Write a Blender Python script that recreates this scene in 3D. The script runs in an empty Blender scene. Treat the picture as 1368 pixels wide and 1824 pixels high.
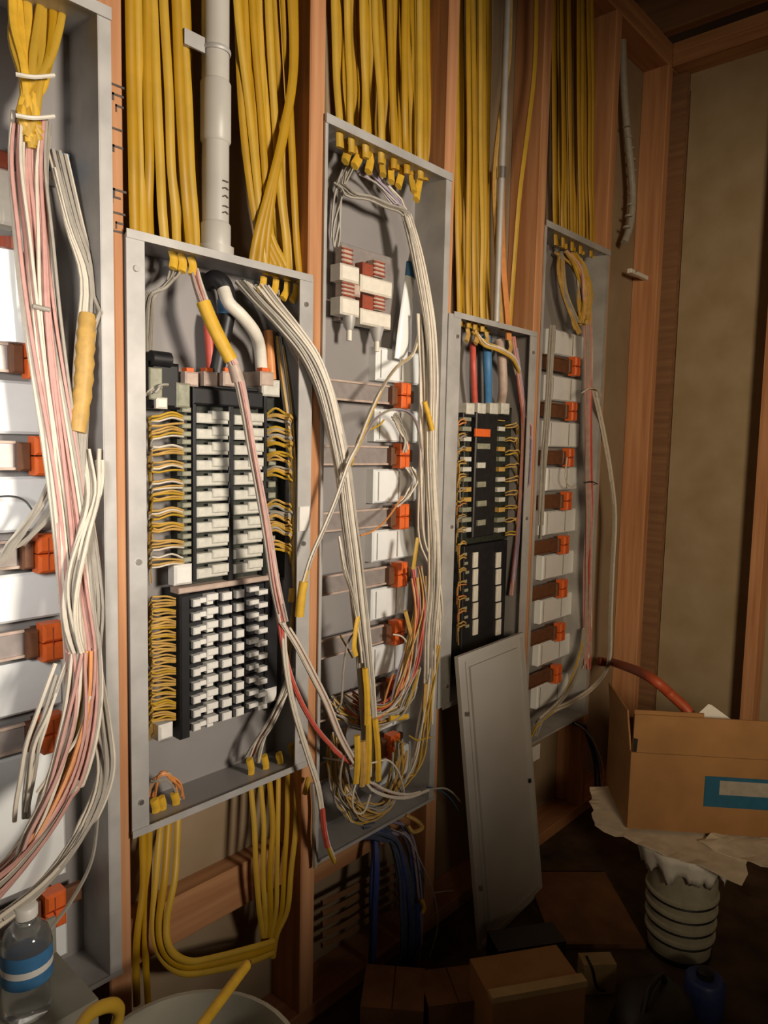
import bpy, math, random
import numpy as np
from mathutils import Vector, Matrix

C = bpy.context.scene.collection
random.seed(7)
EYE = 1.21                       # lens height above the floor; wall framing front faces lie on y = 0
# ------------------------------------------------------------------ camera
F_PX, YAW, PITCH, ROLL, DIST = 1287.1, 0.7355954, 0.0910676, 0.0216816, 1.04539
_F = Vector((math.cos(YAW)*math.cos(PITCH), math.sin(YAW)*math.cos(PITCH), -math.sin(PITCH)))
_R0 = Vector((math.sin(YAW), -math.cos(YAW), 0)); _U0 = _R0.cross(_F)
_R = math.cos(ROLL)*_R0 + math.sin(ROLL)*_U0
_U = -math.sin(ROLL)*_R0 + math.cos(ROLL)*_U0
CAM = Vector((0, -DIST, EYE))
cd = bpy.data.cameras.new('camera'); co = bpy.data.objects.new('camera', cd); C.objects.link(co)
cd.sensor_fit = 'VERTICAL'; cd.sensor_height = 36; cd.lens = F_PX*36/1824; cd.clip_start = .02
co.matrix_world = Matrix(((_R.x, _U.x, -_F.x, CAM.x), (_R.y, _U.y, -_F.y, CAM.y), (_R.z, _U.z, -_F.z, CAM.z), (0, 0, 0, 1)))
bpy.context.scene.camera = co
# ------------------------------------------------------------------ world, lamps, exposure
w = bpy.data.worlds.new('world'); bpy.context.scene.world = w; w.use_nodes = True
w.node_tree.nodes['Background'].inputs[0].default_value = (1.0, .72, .45, 1)
w.node_tree.nodes['Background'].inputs[1].default_value = .045
def lamp(kind, name, loc, target, energy, col, **kw):
    l = bpy.data.lights.new(name, kind); o = bpy.data.objects.new(name, l); C.objects.link(o)
    o.location = loc; o.rotation_euler = (Vector(target)-Vector(loc)).to_track_quat('-Z', 'Y').to_euler()
    l.energy = energy; l.color = col
    for k, v in kw.items(): setattr(l, k, v)
    return o
# main lamp in the room behind the camera
lamp('SPOT', 'key_fill_lamp', (1.02, -2.9, EYE+.36), (.70, 0, EYE+.24), 400, (1.0, .87, .72), spot_size=math.radians(51), spot_blend=1.0, shadow_soft_size=.28)
# unseen fill spot added at the left to burn the left enclosure out white
lamp('SPOT', 'left_fill_spot', (-.10, -.72, EYE+.06), (.24, 0, EYE+.02), 30, (1.0, .93, .86), spot_size=math.radians(72), spot_blend=1.0, shadow_soft_size=.08)
lamp('SPOT', 'key_fill_lamp', (-.35, -2.3, EYE+.34), (2.55, -.18, EYE-.02), 200, (1.0, .78, .53), spot_size=math.radians(52), spot_blend=1.0, shadow_soft_size=.25)  # second unseen spot, added to brighten the right wall
vs = bpy.context.scene.view_settings
vs.view_transform = 'Standard'; vs.look = 'None'; vs.exposure = 0.0; vs.gamma = 1; vs.use_curve_mapping = False

# ------------------------------------------------------------------ helpers
def ray(px, py): return _F + _R*((px-684)/F_PX) + _U*((912-py)/F_PX)
def P(px, py, Y=0.0):            # point of the wall-parallel plane y = Y
    r = ray(px, py); return CAM + r*((Y-CAM.y)/r.y)
def PZ(px, py, z):               # point at height z
    r = ray(px, py); return CAM + r*((z-CAM.z)/r.z)

def mat(name, col, rough=.55, metal=0.0, var=.12, scale=60, bump=0.0, stretch=(1, 1, 1), col2=None, trans=0.0, spec=.5, coat=0.0, crough=.03):
    m = bpy.data.materials.new(name); m.use_nodes = True; nt = m.node_tree; b = nt.nodes['Principled BSDF']
    b.inputs['Roughness'].default_value = rough; b.inputs['Metallic'].default_value = metal
    b.inputs['Specular IOR Level'].default_value = spec; b.inputs['Coat Weight'].default_value = coat; b.inputs['Coat Roughness'].default_value = crough
    if trans: b.inputs['Transmission Weight'].default_value = trans
    tc = nt.nodes.new('ShaderNodeTexCoord'); mp = nt.nodes.new('ShaderNodeMapping'); mp.inputs['Scale'].default_value = stretch
    nz = nt.nodes.new('ShaderNodeTexNoise'); nz.inputs['Scale'].default_value = scale; nz.inputs['Detail'].default_value = 4
    rp = nt.nodes.new('ShaderNodeValToRGB')
    a = [max(0, c*(1-var*1.6)) for c in col]; d = [min(1, c*(1+var)) for c in col]
    if col2: a, d = col2, col
    rp.color_ramp.elements[0].position = .3; rp.color_ramp.elements[1].position = .7
    rp.color_ramp.elements[0].color = (*a, 1); rp.color_ramp.elements[1].color = (*d, 1)
    L = nt.links.new
    L(tc.outputs['Object'], mp.inputs['Vector']); L(mp.outputs['Vector'], nz.inputs['Vector']); L(nz.outputs['Fac'], rp.inputs['Fac']); L(rp.outputs['Color'], b.inputs['Base Color'])
    if bump:
        bp = nt.nodes.new('ShaderNodeBump'); bp.inputs['Strength'].default_value = bump; bp.inputs['Distance'].default_value = .004
        L(nz.outputs['Fac'], bp.inputs['Height']); L(bp.outputs['Normal'], b.inputs['Normal'])
    return m
def wood(name, light, dark, axis):
    st = [1, 1, 1]; st = [30, 30, 30]; st[axis] = 1.6
    return mat(name, light, rough=.7, scale=1.6, col2=dark, stretch=st, bump=.25, spec=.25)
M = {
 'stud': wood('stud_wood', (.60, .31, .155), (.40, .175, .075), 2),
 'beam_x': wood('plate_wood', (.52, .27, .125), (.36, .16, .07), 0),
 'beam_y': wood('plate_wood_side', (.52, .27, .125), (.36, .16, .07), 1),
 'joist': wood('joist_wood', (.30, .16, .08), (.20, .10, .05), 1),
 'sheath': mat('sheathing_board', (.34, .255, .165), rough=.85, scale=7, col2=(.27, .19, .11), bump=.15, spec=.2),
 'gyp': mat('backer_board', (.40, .315, .205), rough=.9, scale=9, col2=(.33, .25, .14), bump=.12, spec=.2),
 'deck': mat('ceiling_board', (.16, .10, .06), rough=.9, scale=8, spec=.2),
 'floor': mat('dirty_slab', (.10, .065, .04), rough=.95, scale=9, var=.35, bump=.4, spec=.2),
 'paint_shaded': mat('grey_enamel_shaded', (.28, .265, .26), rough=.42, scale=5, var=.05),  # box interior shade is put into this darker grey; flanges stay lighter
 'galv': mat('galvanised_steel', (.47, .46, .445), rough=.52, metal=.25, scale=18, var=.10),
 'steel': mat('bright_steel', (.62, .60, .58), rough=.28, metal=.9, var=.05),
 'bar': mat('pinkish_bracket_steel', (.38, .34, .325), rough=.32, metal=.3, var=.08),
 'black': mat('black_plastic', (.012, .012, .014), rough=.45, var=.2),
 'board': mat('dark_circuit_board', (.022, .026, .018), rough=.5, var=.3, scale=120),
 'term': mat('grey_connector_plastic', (.62, .61, .54), rough=.5, var=.10, scale=90),
 'termd': mat('olive_terminal_plastic', (.30, .30, .22), rough=.5, var=.15, scale=90),
 'white': mat('white_plastic', (.80, .79, .75), rough=.4, var=.04),
 'plate': mat('white_glossy_module', (.88, .92, .93), rough=.26, var=.03, scale=20, coat=1.0, crough=.28),
 'orange': mat('orange_plastic', (.78, .145, .025), rough=.45, var=.08),
 'brown': mat('brown_latch_plastic', (.16, .065, .03), rough=.5),
 'yel': mat('yellow_cable_jacket', (.44, .245, .006), rough=.48, var=.10, scale=14),
 'yelb': mat('pale_yellow_jacket', (.52, .32, .03), rough=.48, var=.10, scale=14),
 'yelt': mat('yellow_tape', (.70, .42, .035), rough=.5, var=.08),
 'ochre': mat('ochre_conductor', (.55, .34, .09), rough=.5, var=.12),
 'ww': mat('white_conductor', (.66, .60, .50), rough=.5, var=.06),
 'gw': mat('grey_conductor', (.36, .33, .28), rough=.5, var=.08),
 'pk': mat('pink_conductor', (.55, .30, .26), rough=.5, var=.08),
 'rd': mat('red_conductor', (.58, .10, .07), rough=.45, var=.08),
 'or': mat('orange_conductor', (.70, .28, .08), rough=.45, var=.08),
 'vi': mat('violet_conductor', (.30, .24, .33), rough=.5, var=.08),
 'bl': mat('blue_cable_jacket', (.035, .06, .22), rough=.42, var=.10),
 'bld': mat('slate_blue_jacket', (.07, .085, .13), rough=.45, var=.10),
 'tapeb': mat('blue_tape', (.055, .20, .42), rough=.5, var=.08),
 'tapet': mat('teal_blue_tape', (.015, .11, .20), rough=.5, var=.08),
 'pvc': mat('grey_pvc', (.50, .485, .44), rough=.42, var=.05, scale=12),
 'ink': mat('dark_stamp_ink', (.10, .075, .06), rough=.8),
 'brick': mat('brick_red_plastic', (.33, .07, .035), rough=.5, var=.1),
 'stripe': mat('ribbed_tan_plastic', (.52, .40, .33), rough=.5, var=.1),
 'cream': mat('cream_plastic', (.80, .76, .66), rough=.45, var=.05),
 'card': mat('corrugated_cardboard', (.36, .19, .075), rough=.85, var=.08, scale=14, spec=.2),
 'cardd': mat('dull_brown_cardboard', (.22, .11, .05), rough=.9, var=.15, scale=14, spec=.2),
 'paper': mat('crumpled_paper', (.72, .64, .50), rough=.85, var=.08, scale=30, spec=.2),
 'papw': mat('white_paper', (.82, .80, .74), rough=.8, var=.03),
 'pail': mat('grey_green_pail_plastic', (.42, .40, .30), rough=.5, var=.08),
 'pailw': mat('dirty_white_pail', (.45, .43, .35), rough=.5, var=.15, scale=10),
 'lidp': mat('panel_cover_paint', (.43, .41, .385), rough=.45, var=.05, scale=6),
 'hose': mat('orange_flexible_conduit', (.46, .085, .03), rough=.5, var=.1),
 'clear': mat('clear_bottle_plastic', (.90, .93, .95), rough=.06, var=.01, trans=.92),
 'grcard': mat('grey_carton_board', (.30, .29, .24), rough=.9, var=.1, scale=14, spec=.2),
 'tan': mat('pale_wood_block', (.46, .33, .16), rough=.8, var=.12, scale=20, spec=.2),
 'copper': mat('bare_copper', (.72, .36, .20), rough=.3, metal=.9),
}

class MB:
    def __init__(s): s.v = []; s.f = []; s.smooth = False
    def box(s, x0, x1, y0, y1, z0, z1, ch=0.0):
        if x0 > x1: x0, x1 = x1, x0
        if y0 > y1: y0, y1 = y1, y0
        if z0 > z1: z0, z1 = z1, z0
        b = len(s.v)
        if ch:      # chamfered on the faces turned to the room (-y)
            c = min(ch, (x1-x0)*.4, (z1-z0)*.4, (y1-y0)*.8)
            s.v += [(x0, y1, z0), (x1, y1, z0), (x1, y1, z1), (x0, y1, z1), (x0, y0+c, z0), (x1, y0+c, z0), (x1, y0+c, z1), (x0, y0+c, z1),
                    (x0+c, y0, z0+c), (x1-c, y0, z0+c), (x1-c, y0, z1-c), (x0+c, y0, z1-c)]
            q = [(0, 3, 2, 1), (8, 9, 10, 11)] + [(i, (i+1) % 4, 4+(i+1) % 4, 4+i) for i in range(4)] + [(4+i, 4+(i+1) % 4, 8+(i+1) % 4, 8+i) for i in range(4)]
        else:
            s.v += [(x0, y0, z0), (x1, y0, z0), (x1, y1, z0), (x0, y1, z0), (x0, y0, z1), (x1, y0, z1), (x1, y1, z1), (x0, y1, z1)]
            q = [(0, 3, 2, 1), (4, 5, 6, 7), (0, 1, 5, 4), (1, 2, 6, 5), (2, 3, 7, 6), (3, 0, 4, 7)]
        s.f += [tuple(b+i for i in f) for f in q]; return s
    def hexa(s, pts):                 # eight corners: four of one end, four of the other
        b = len(s.v); s.v += [tuple(p) for p in pts]
        s.f += [tuple(b+i for i in f) for f in ((0, 3, 2, 1), (4, 5, 6, 7), (0, 1, 5, 4), (1, 2, 6, 5), (2, 3, 7, 6), (3, 0, 4, 7))]; return s
    def tube(s, pts, r, n=6, flat=1.0, cap=True):
        s.smooth = True
        pts = [Vector(p) for p in pts]; N = len(pts)
        rr = r if isinstance(r, (list, tuple)) else [r]*N
        t0 = (pts[1]-pts[0]).normalized(); u = t0.cross(Vector((0, 1, 0)))
        if u.length < .05: u = t0.cross(Vector((1, 0, 0)))
        u.normalize(); b = len(s.v)
        for i, p in enumerate(pts):
            t = (pts[min(i+1, N-1)]-pts[max(i-1, 0)]).normalized()
            u = (u - t*u.dot(t)).normalized(); v = t.cross(u)
            for k in range(n):
                a = 2*math.pi*k/n; q = p + u*(math.cos(a)*rr[i]) + v*(math.sin(a)*rr[i]*flat); s.v.append(tuple(q))
        for i in range(N-1):
            for k in range(n):
                k2 = (k+1) % n; s.f.append((b+i*n+k, b+i*n+k2, b+(i+1)*n+k2, b+(i+1)*n+k))
        if cap: s.f.append(tuple(b+k for k in range(n))[::-1]); s.f.append(tuple(b+(N-1)*n+k for k in range(n)))
        return s
    def lathe(s, prof, n=24, c=(0, 0, 0), cap0=True, cap1=False):
        s.smooth = True; b = len(s.v)
        for r, z in prof:
            for k in range(n):
                a = 2*math.pi*k/n; s.v.append((c[0]+r*math.cos(a), c[1]+r*math.sin(a), c[2]+z))
        for i in range(len(prof)-1):
            for k in range(n):
                k2 = (k+1) % n; s.f.append((b+i*n+k, b+i*n+k2, b+(i+1)*n+k2, b+(i+1)*n+k))
        if cap0: s.f.append(tuple(b+k for k in range(n))[::-1])
        if cap1: s.f.append(tuple(b+(len(prof)-1)*n+k for k in range(n)))
        return s
    def mesh(s, name, m, org=(0, 0, 0)):
        me = bpy.data.meshes.new(name); ox, oy, oz = org
        me.from_pydata([(x-ox, y-oy, z-oz) for x, y, z in s.v], [], s.f)
        if s.smooth:
            me.polygons.foreach_set('use_smooth', [True]*len(me.polygons))
            try: me.set_sharp_from_angle(angle=math.radians(50))
            except Exception: pass
        me.materials.append(M[m]); return me

def wloc(o):
    v = Vector(o.location)
    while o.parent is not None: o = o.parent; v += Vector(o.location)
    return v
def part(name, mb, m, parent, label=None, kind=None):
    o = bpy.data.objects.new(name, mb.mesh(name, m, wloc(parent))); C.objects.link(o); o.parent = parent
    if label: o['label'] = label
    if kind: o['kind'] = kind
    return o
def copy_part(src, parent, loc):
    o = src.copy(); C.objects.link(o); o.parent = parent; o.location = loc; return o
def thing(name, label, cat, loc, group=None):
    o = bpy.data.objects.new(name, None); C.objects.link(o); o.empty_display_size = .05
    o.location = loc; o['label'] = label; o['category'] = cat
    if group: o['group'] = group
    return o
def solo(name, mb, m, label, cat, group=None):
    xs, ys, zs = zip(*mb.v); org = ((min(xs)+max(xs))/2, (min(ys)+max(ys))/2, min(zs))
    o = bpy.data.objects.new(name, mb.mesh(name, m, org)); C.objects.link(o); o.location = org
    o['label'] = label; o['category'] = cat
    if group: o['group'] = group
    return o
def struct(name, mb, m, parent=None):
    o = bpy.data.objects.new(name, mb.mesh(name, m)); C.objects.link(o)
    if parent: o.parent = parent
    else: o['kind'] = 'structure'
    return o
def spline(ctrl, per=6):              # Catmull-Rom through the control points
    p = [Vector(c) for c in ctrl]
    if len(p) == 2: return [p[0].lerp(p[1], i/per) for i in range(per+1)]
    p = [p[0]*2-p[1]] + p + [p[-1]*2-p[-2]]; out = []
    for i in range(1, len(p)-2):
        for k in range(per):
            t = k/per; a, b, c, d = p[i-1:i+3]
            out.append(.5*((2*b) + (c-a)*t + (2*a-5*b+4*c-d)*t*t + (3*b-a-3*c+d)*t**3))
    return out+[p[-2]]
def wpts(ctrl, per=6): return spline([P(*c) for c in ctrl], per)
ORD = 'first second third fourth fifth sixth seventh eighth ninth tenth eleventh twelfth thirteenth fourteenth fifteenth sixteenth seventeenth eighteenth nineteenth twentieth twenty-first twenty-second twenty-third twenty-fourth twenty-fifth twenty-sixth twenty-seventh twenty-eighth'.split()

# ------------------------------------------------------------------ setting
SX = [.5607 + .4064*k for k in range(-1, 6)]      # right edge of every stud (first one just outside the frame)
SW = .038
Z = lambda z: z+EYE
TOPZ = Z(1.319)
struct('floor', MB().box(-1.2, 3.2, -3.4, .2, -.06, 0), 'floor')
wall = struct('wall_back', MB().box(-.6, 3.2, .0905, .103, 0, Z(1.42)), 'sheath')
for X in SX: struct('stud', MB().box(X-SW, X, 0, .089, .0385, TOPZ-.0005, .0025), 'stud', wall)
struct('top_plate', MB().box(-.6, 2.70, 0, .0895, TOPZ, TOPZ+.0375, .003), 'beam_x', wall)
struct('top_plate', MB().box(-.6, 2.70, 0, .0895, TOPZ+.0385, TOPZ+.076, .003), 'beam_x', wall)
struct('bottom_plate', MB().box(-.6, 2.70, 0, .0895, .0005, .038, .003), 'beam_x', wall)
def blocking(k, ztop, h, y0=.05): return struct('blocking', MB().box(SX[k]+.0005, SX[k+1]-SW-.0005, y0, .0895, ztop-h, ztop, .002), 'beam_x', wall)
blocking(1, P(330, 1590, .05).z, .089)
blocking(2, P(640, 1500, .05).z+.02, .060)
# right-hand wall: sheathing, studs and plates
RX = SX[-1]
wr = struct('wall_right', MB().box(RX+.078, RX+.092, -2.4, -.036, .04, Z(1.42)), 'gyp')
for k in range(5): struct('stud', MB().box(RX-.012, RX+.0775, -.355-SW-.4064*k, -.355-.4064*k, .0385, TOPZ-.0005, .0025), 'stud', wr)
struct('corner_board', MB().box(RX+.050, RX+.0775, -.034, .0885, .0385, TOPZ-.0005), 'joist', wr)
struct('top_plate', MB().box(RX-.012, RX+.0775, -2.4, -.0015, TOPZ, TOPZ+.0375, .003), 'beam_y', wr)
struct('top_plate', MB().box(RX-.012, RX+.0775, -2.4, -.0015, TOPZ+.0385, TOPZ+.076, .003), 'beam_y', wr)
struct('bottom_plate', MB().box(RX-.012, RX+.0775, -2.4, -.0015, .0005, .038, .003), 'beam_y', wr)
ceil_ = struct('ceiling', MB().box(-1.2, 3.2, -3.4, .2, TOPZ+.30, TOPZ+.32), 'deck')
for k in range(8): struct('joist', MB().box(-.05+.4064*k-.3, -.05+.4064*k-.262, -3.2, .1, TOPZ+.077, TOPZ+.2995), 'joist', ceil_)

# ------------------------------------------------------------------ boxes set between the studs
def enclosure(name, label, k, z0, z1, style, cat='panel box'):
    x0, x1 = SX[k]+.001, SX[k+1]-SW-.001
    y0, y1 = -.006, .086
    t = thing(name, label, cat, ((x0+x1)/2, y1, z0)); m = 'paint_shaded' if style == 'load' else 'galv'; th = .0016
    part('back_panel', MB().box(x0, x1, y1-th, y1, z0, z1), 'paint_shaded', t)
    part('side_panel', MB().box(x0, x0+th, y0, y1-th, z0, z1), m, t)
    part('side_panel', MB().box(x1-th, x1, y0, y1-th, z0, z1), m, t)
    part('top_panel', MB().box(x0+th, x1-th, y0, y1-th, z1-th, z1), m, t)
    part('bottom_panel', MB().box(x0+th, x1-th, y0, y1-th, z0, z0+th), m, t)
    if style == 'load':      # in-turned front flange
        fw = .027; eL, eR = (.003, .006) if k == 1 else (.0205, .007)
        part('flange', MB().box(x0-eL, x0+fw, y0-.003, y0-.0005, z0, z1), 'galv', t)
        part('flange', MB().box(x1-fw, x1+eR, y0-.003, y0-.0005, z0, z1), 'galv', t)
        part('flange', MB().box(x0-.003, x1+.003, y0-.005, y0-.0035, z1-.007, z1+.006), 'galv', t)
        part('flange', MB().box(x0-.003, x1+.003, y0-.005, y0-.0035, z0-.006, z0+.006), 'galv', t)
        for fx in (x0+fw*.45, x1-fw*.45):
            for fz in (z0+.05, z0+(z1-z0)*.47, z1-.05):
                part('flange_screw', MB().tube([(fx, y0-.003, fz), (fx, y0-.0065, fz)], [.0055, .0045], 8), 'steel', t, 'bright screw head')
    else:                    # narrow lips lying over the studs
        part('lip', MB().box(x0-.006, x0-.0002, y0, y0+.0045, z0, z1), m, t)
        part('lip', MB().box(x1+.0002, x1+.0185, y0, y0+.0045, z0, z1), m, t)
        part('lip', MB().box(x0-.006, x1+.0185, y0-.003, y0-.0005, z1-.004, z1+.013), m, t)
        part('lip', MB().box(x0-.006, x1+.0185, y0-.003, y0-.0005, z0-.004, z0+.003), m, t)
    return t, x0, x1
ZT, ZB = Z(.604), Z(-.855)
LT, LB = Z(.309), Z(-.632)
enclosure('media_enclosure', 'tall grey wiring enclosure cut by the left edge of the picture', 0, ZB, ZT, 'media')
enclosure('breaker_box', 'open grey breaker panel with black device blocks right of the left stud', 1, LB, LT, 'load')
enclosure('media_enclosure', 'tall open grey wiring enclosure in the middle, with orange clips', 2, ZB, ZT, 'media')
enclosure('breaker_box', 'dark open breaker panel behind the leaning grey cover', 3, LB, LT, 'load')
enclosure('media_enclosure', 'tall narrow looking enclosure nearest the corner, with white modules', 4, ZB, ZT, 'media')

# ---- rows of bracket, latch and orange clip, with white modules in between
def clip_rows(where, k, rows, wx0, wx1, first, bm='bar'):
    """rows: heights of the clips; wx0, wx1: how far the white modules reach"""
    x0, x1 = SX[k]+.006, SX[k+1]-SW-.004
    n = len(rows)
    for i, (xc, zc) in enumerate(rows):
        t = thing('clip_bracket', f'{ORD[i]} bracket from the top, with orange clip, in the {where}', 'bracket', (xc, .083, zc), f'clip brackets in the {where}')
        part('bar', MB().box(x0+.01, xc-.034, .052, .056, zc-.021, zc+.021), bm, t)
        for rz in (zc+.017, zc-.021): part('bar_rib', MB().box(x0+.01, xc-.034, .0475, .0518, rz, rz+.004), 'brown' if bm == 'brown' else 'stripe', t)
        part('foot', MB().box(x0+.01, x0+.022, .056, .0842, zc-.021, zc+.021), bm, t)
        part('latch', MB().box(xc-.034, xc-.0165, .036, .060, zc-.022, zc+.019, .003), 'brown', t, 'dark brown latch')
        part('post', MB().box(xc-.012, xc+.012, .050, .0842, zc-.016, zc+.016), 'brown', t)
        for s in (-1, 1):
            part('orange_clip', MB().box(xc-.016, xc+.016, .024, .050, zc+(.001 if s > 0 else -.0285), zc+(.0285 if s > 0 else -.001), .004), 'orange', t, 'orange plastic clip half')
        part('clip_slot', MB().box(xc-.003, xc-.0015, .0232, .0238, zc-.024, zc+.024), 'brick', t)
        part('tail', MB().box(xc+.0165, min(xc+.05, x1-.012), .045, .058, zc-.014, zc+.014, .003), 'brown', t)
    zs = sorted([r[1] for r in rows], reverse=True); xs = [r[0] for r in rows]
    for i in range(-1 if first else 0, n):
        za = (zs[i]-.031) if i >= 0 else zs[0]+.105
        zb = (zs[i+1]+.031) if i+1 < n else za-.075
        t = thing('wire_module', (f'glossy white module under the {ORD[i]} orange clip of the {where}' if i >= 0 else f'glossy white module above the top orange clip of the {where}'), 'module', ((wx0+wx1)/2, .083, zb), f'white modules in the {where}')
        part('housing', MB().box(wx0, wx1, .060, .0842, zb, za, .004), 'plate', t)
        part('groove', MB().box((wx0+wx1)/2-.002, (wx0+wx1)/2+.002, .0590, .0597, zb+.006, za-.006), 'gw', t)
        part('groove', MB().box(wx0+.012, wx0+.015, .0590, .0597, zb+.006, za-.006), 'gw', t)
def rows_px(l): return [(P(x, y, .035).x, P(x, y, .035).z) for x, y in l]
r1 = rows_px([(66, 640), (78, 812), (84, 985), (92, 1142), (93, 1305), (96, 1618)])
clip_rows('left enclosure', 0, r1, SX[0]+.05, P(105, 800, .06).x, True)
r3 = rows_px([(719, 705), (717, 812), (716, 920), (713, 1023), (708, 1126), (704, 1228), (700, 1328)])
clip_rows('middle enclosure', 2, r3, P(668, 800, .06).x, P(752, 800, .06).x, True)
r5 = rows_px([(1025, 653), (1019, 733), (1014, 815), (1010, 892), (1005, 970), (1002, 1048), (998, 1125), (992, 1200)])
clip_rows('enclosure nearest the corner', 4, r5, P(972, 900, .06).x, P(1040, 900, .06).x, True, 'brown')  # brown bars: the shadow bands of this enclosure are put into their colour

# ------------------------------------------------------------------ wire makers
CW = {'W': 'ww', 'G': 'gw', 'P': 'pk', 'R': 'rd', 'O': 'or', 'Y': 'yelb', 'V': 'vi', 'H': 'ochre', 'B': 'bl', 'S': 'bld', 'K': 'black'}
CN = {'P': 'pink wire', 'R': 'red wire', 'O': 'orange wire', 'V': 'violet wire', 'G': 'grey wire', 'Y': 'pale yellow wire', 'H': 'ochre wire', 'B': 'blue wire'}
def guard(p, m=.008):       # keeps a wire out of the studs, box sides and box backs
    p = Vector(p)
    if p.y > .076: p.y = .076
    for k in (1, 3):         # clear of the in-turned flanges of the two breaker boxes
        if SX[k] < p.x < SX[k+1]-SW and min(p.x-SX[k], SX[k+1]-SW-p.x) < .031 and -.014 < p.y < .006: p.y = -.0145
    if p.y > -.010:
        for X in SX:
            if X-SW-m < p.x < X+m:
                dl_, dr_ = p.x-(X-SW-m), X+m-p.x
                if min(dl_, dr_) < .024 and p.y > .004: p.x = X-SW-m if dl_ < dr_ else X+m
                else: p.y = -.012
    return p
def bundle(label, ctrl, n, rad, cols, wr_=.0019, name='wire_bundle', cat='wires', fan0=1.0, fan1=1.0, seed=1, per=4, wob=.35, sides=5):
    wr_ *= 1.25; rad *= 1.15
    """strands laid round one centre line; rad in metres, fan0 and fan1 spread the two ends"""
    rg = random.Random(seed); base = spline([P(*c) for c in ctrl], per); N = len(base)
    low = min(base, key=lambda p: p.z)
    t = thing(name, label, cat, low)
    main = cols[0]
    for i in range(n):
        a, q = rg.uniform(0, 2*math.pi), math.sqrt(rg.uniform(.02, 1)); ph, am, tw = rg.uniform(0, 6.3), rg.uniform(.2, 1)*wob, rg.uniform(-1.2, 1.2)
        pts = []
        s0 = rg.choice([0, 0, 0, 1]); e0 = N - rg.choice([0, 0, 1, 2])
        for j in range(s0, e0):
            u = j/(N-1); f = rad*(1 + (fan0-1)*max(0, 1-u*3.2)**1.5 + (fan1-1)*max(0, 1-(1-u)*3.2)**1.5)
            aa = a + tw*u; p = base[j] + Vector((math.cos(aa)*q, math.sin(aa)*q*.6, 0))*f
            p += Vector((math.sin(ph+u*9), .4*math.cos(ph*1.7+u*8), .0))*rad*am
            if abs(base[min(j+1, N-1)].z-base[max(j-1, 0)].z) < abs(base[min(j+1, N-1)].x-base[max(j-1, 0)].x): p += Vector((0, 0, math.cos(aa)*q*f*.8))
            pts.append(guard(p))
        c = rg.choice(cols)
        part('wire', MB().tube(pts, wr_*rg.uniform(.85, 1.2), sides), CW[c], t, CN.get(c) if c != main else None)
    return t
def sleeve(t, ctrl, r, m, label, name='sleeve', flat=.8, per=4): return part(name, MB().tube(wpts(ctrl, per), r, 10, flat), m, t, label)
def wire(label, ctrl, m, r=.002, name='wire', cat='wire', group=None, per=6, sides=6, flat=1.0):
    return solo(name, MB().tube(wpts(ctrl, per), r, sides, flat), m, label, cat, group)

# ------------------------------------------------------------------ yellow cables
def cable_set(where, paths, group, r=.0084, mats=('yel', 'yel', 'yelb'), seed=3, flat=.62, extra=''):
    rg = random.Random(seed)
    key = lambda pt: sum(c[0] for c in pt)/len(pt)
    for i, c in enumerate(sorted(paths, key=key)):
        wire(f'{ORD[i]} yellow cable from the left {where}', c, rg.choice(mats), r*rg.uniform(.9, 1.1), 'yellow_cable', 'cable', group, 5, 8, flat)
def lay(x_top, x_bot, y_bot, n, ytop=-330, bow=(0, 0), ys=(.02, .07), seed=1, jit=4, drop=0):
    rg = random.Random(seed); out = []
    for i in range(n):
        u = (i+.5)/n; xt = x_top[0]+(x_top[1]-x_top[0])*u + rg.uniform(-jit, jit); xb = x_bot[0]+(x_bot[1]-x_bot[0])*u+rg.uniform(-jit, jit)*.6
        yb = y_bot[0]+(y_bot[1]-y_bot[0])*u; Y = ys[i % len(ys)]
        mid = lambda t: (xt+(xb-xt)*t**1.6 + bow[0]*math.sin(t*3.14)+rg.uniform(-jit, jit)*.6, ytop+(yb-ytop)*t, Y+rg.uniform(-.006, .006))
        out.append([mid(t) for t in (0, .25, .45, .65, .82, .93)] + [(xb, yb+2, Y), (xb, yb+drop, Y)] if drop else [mid(t) for t in (0, .25, .45, .65, .82, .93)] + [(xb, yb, Y)])
    return out
p = lay((222, 262), (236, 270), (404, 414), 7, ys=(.018, .045, .07), seed=2, drop=14, jit=3)
p += lay((262, 322), (292, 356), (422, 440), 12, ys=(.018, .05, .035, .07), seed=4, drop=14, jit=3)
cable_set('between left stud and grey pipe', p, 'yellow cables left of the pipe')
p = lay((404, 500), (470, 536), (474, 492), 13, ys=(.02, .05, .035, .07), seed=5, drop=14, jit=4)
p += [[(505+6*i, -330, .012), (516+4*i, -40, .012), (521+2*i, 120, .010), (505+2*i, 230, .006), (484+3*i, 320, .004), (460+9*i, 410, .010), (450+12*i, 462+3*i, .02), (450+12*i, 478+3*i, .02)] for i in range(3)]
p += [[(420+14*i, -330, .03), (424+13*i, 0, .03), (432+12*i, 200, .028), (446+8*i, 330, .022), (462+7*i, 420, .02), (482+9*i, 474, .022), (482+9*i, 490, .022)] for i in range(4)]
cable_set('between grey pipe and second stud', p, 'yellow cables right of the pipe', seed=5)
p = lay((584, 768), (600, 772), (246, 312), 28, ys=(.012, .03, .055, .075), seed=6, drop=16, jit=4)
cable_set('above the middle enclosure', p, 'yellow cables above the middle enclosure', seed=6)
p = lay((812, 872), (818, 872), (568, 582), 12, ys=(.014, .04, .06), seed=7, drop=12, jit=4)
cable_set('above the dark breaker panel', p, 'yellow cables above the dark breaker panel', seed=7)
p = lay((980, 1058), (985, 1064), (424, 450), 15, ys=(.016, .04, .065), seed=8, drop=12, jit=3)
cable_set('above the enclosure nearest the corner', p, 'yellow cables above the corner enclosure', seed=8, r=.0088)
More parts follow.
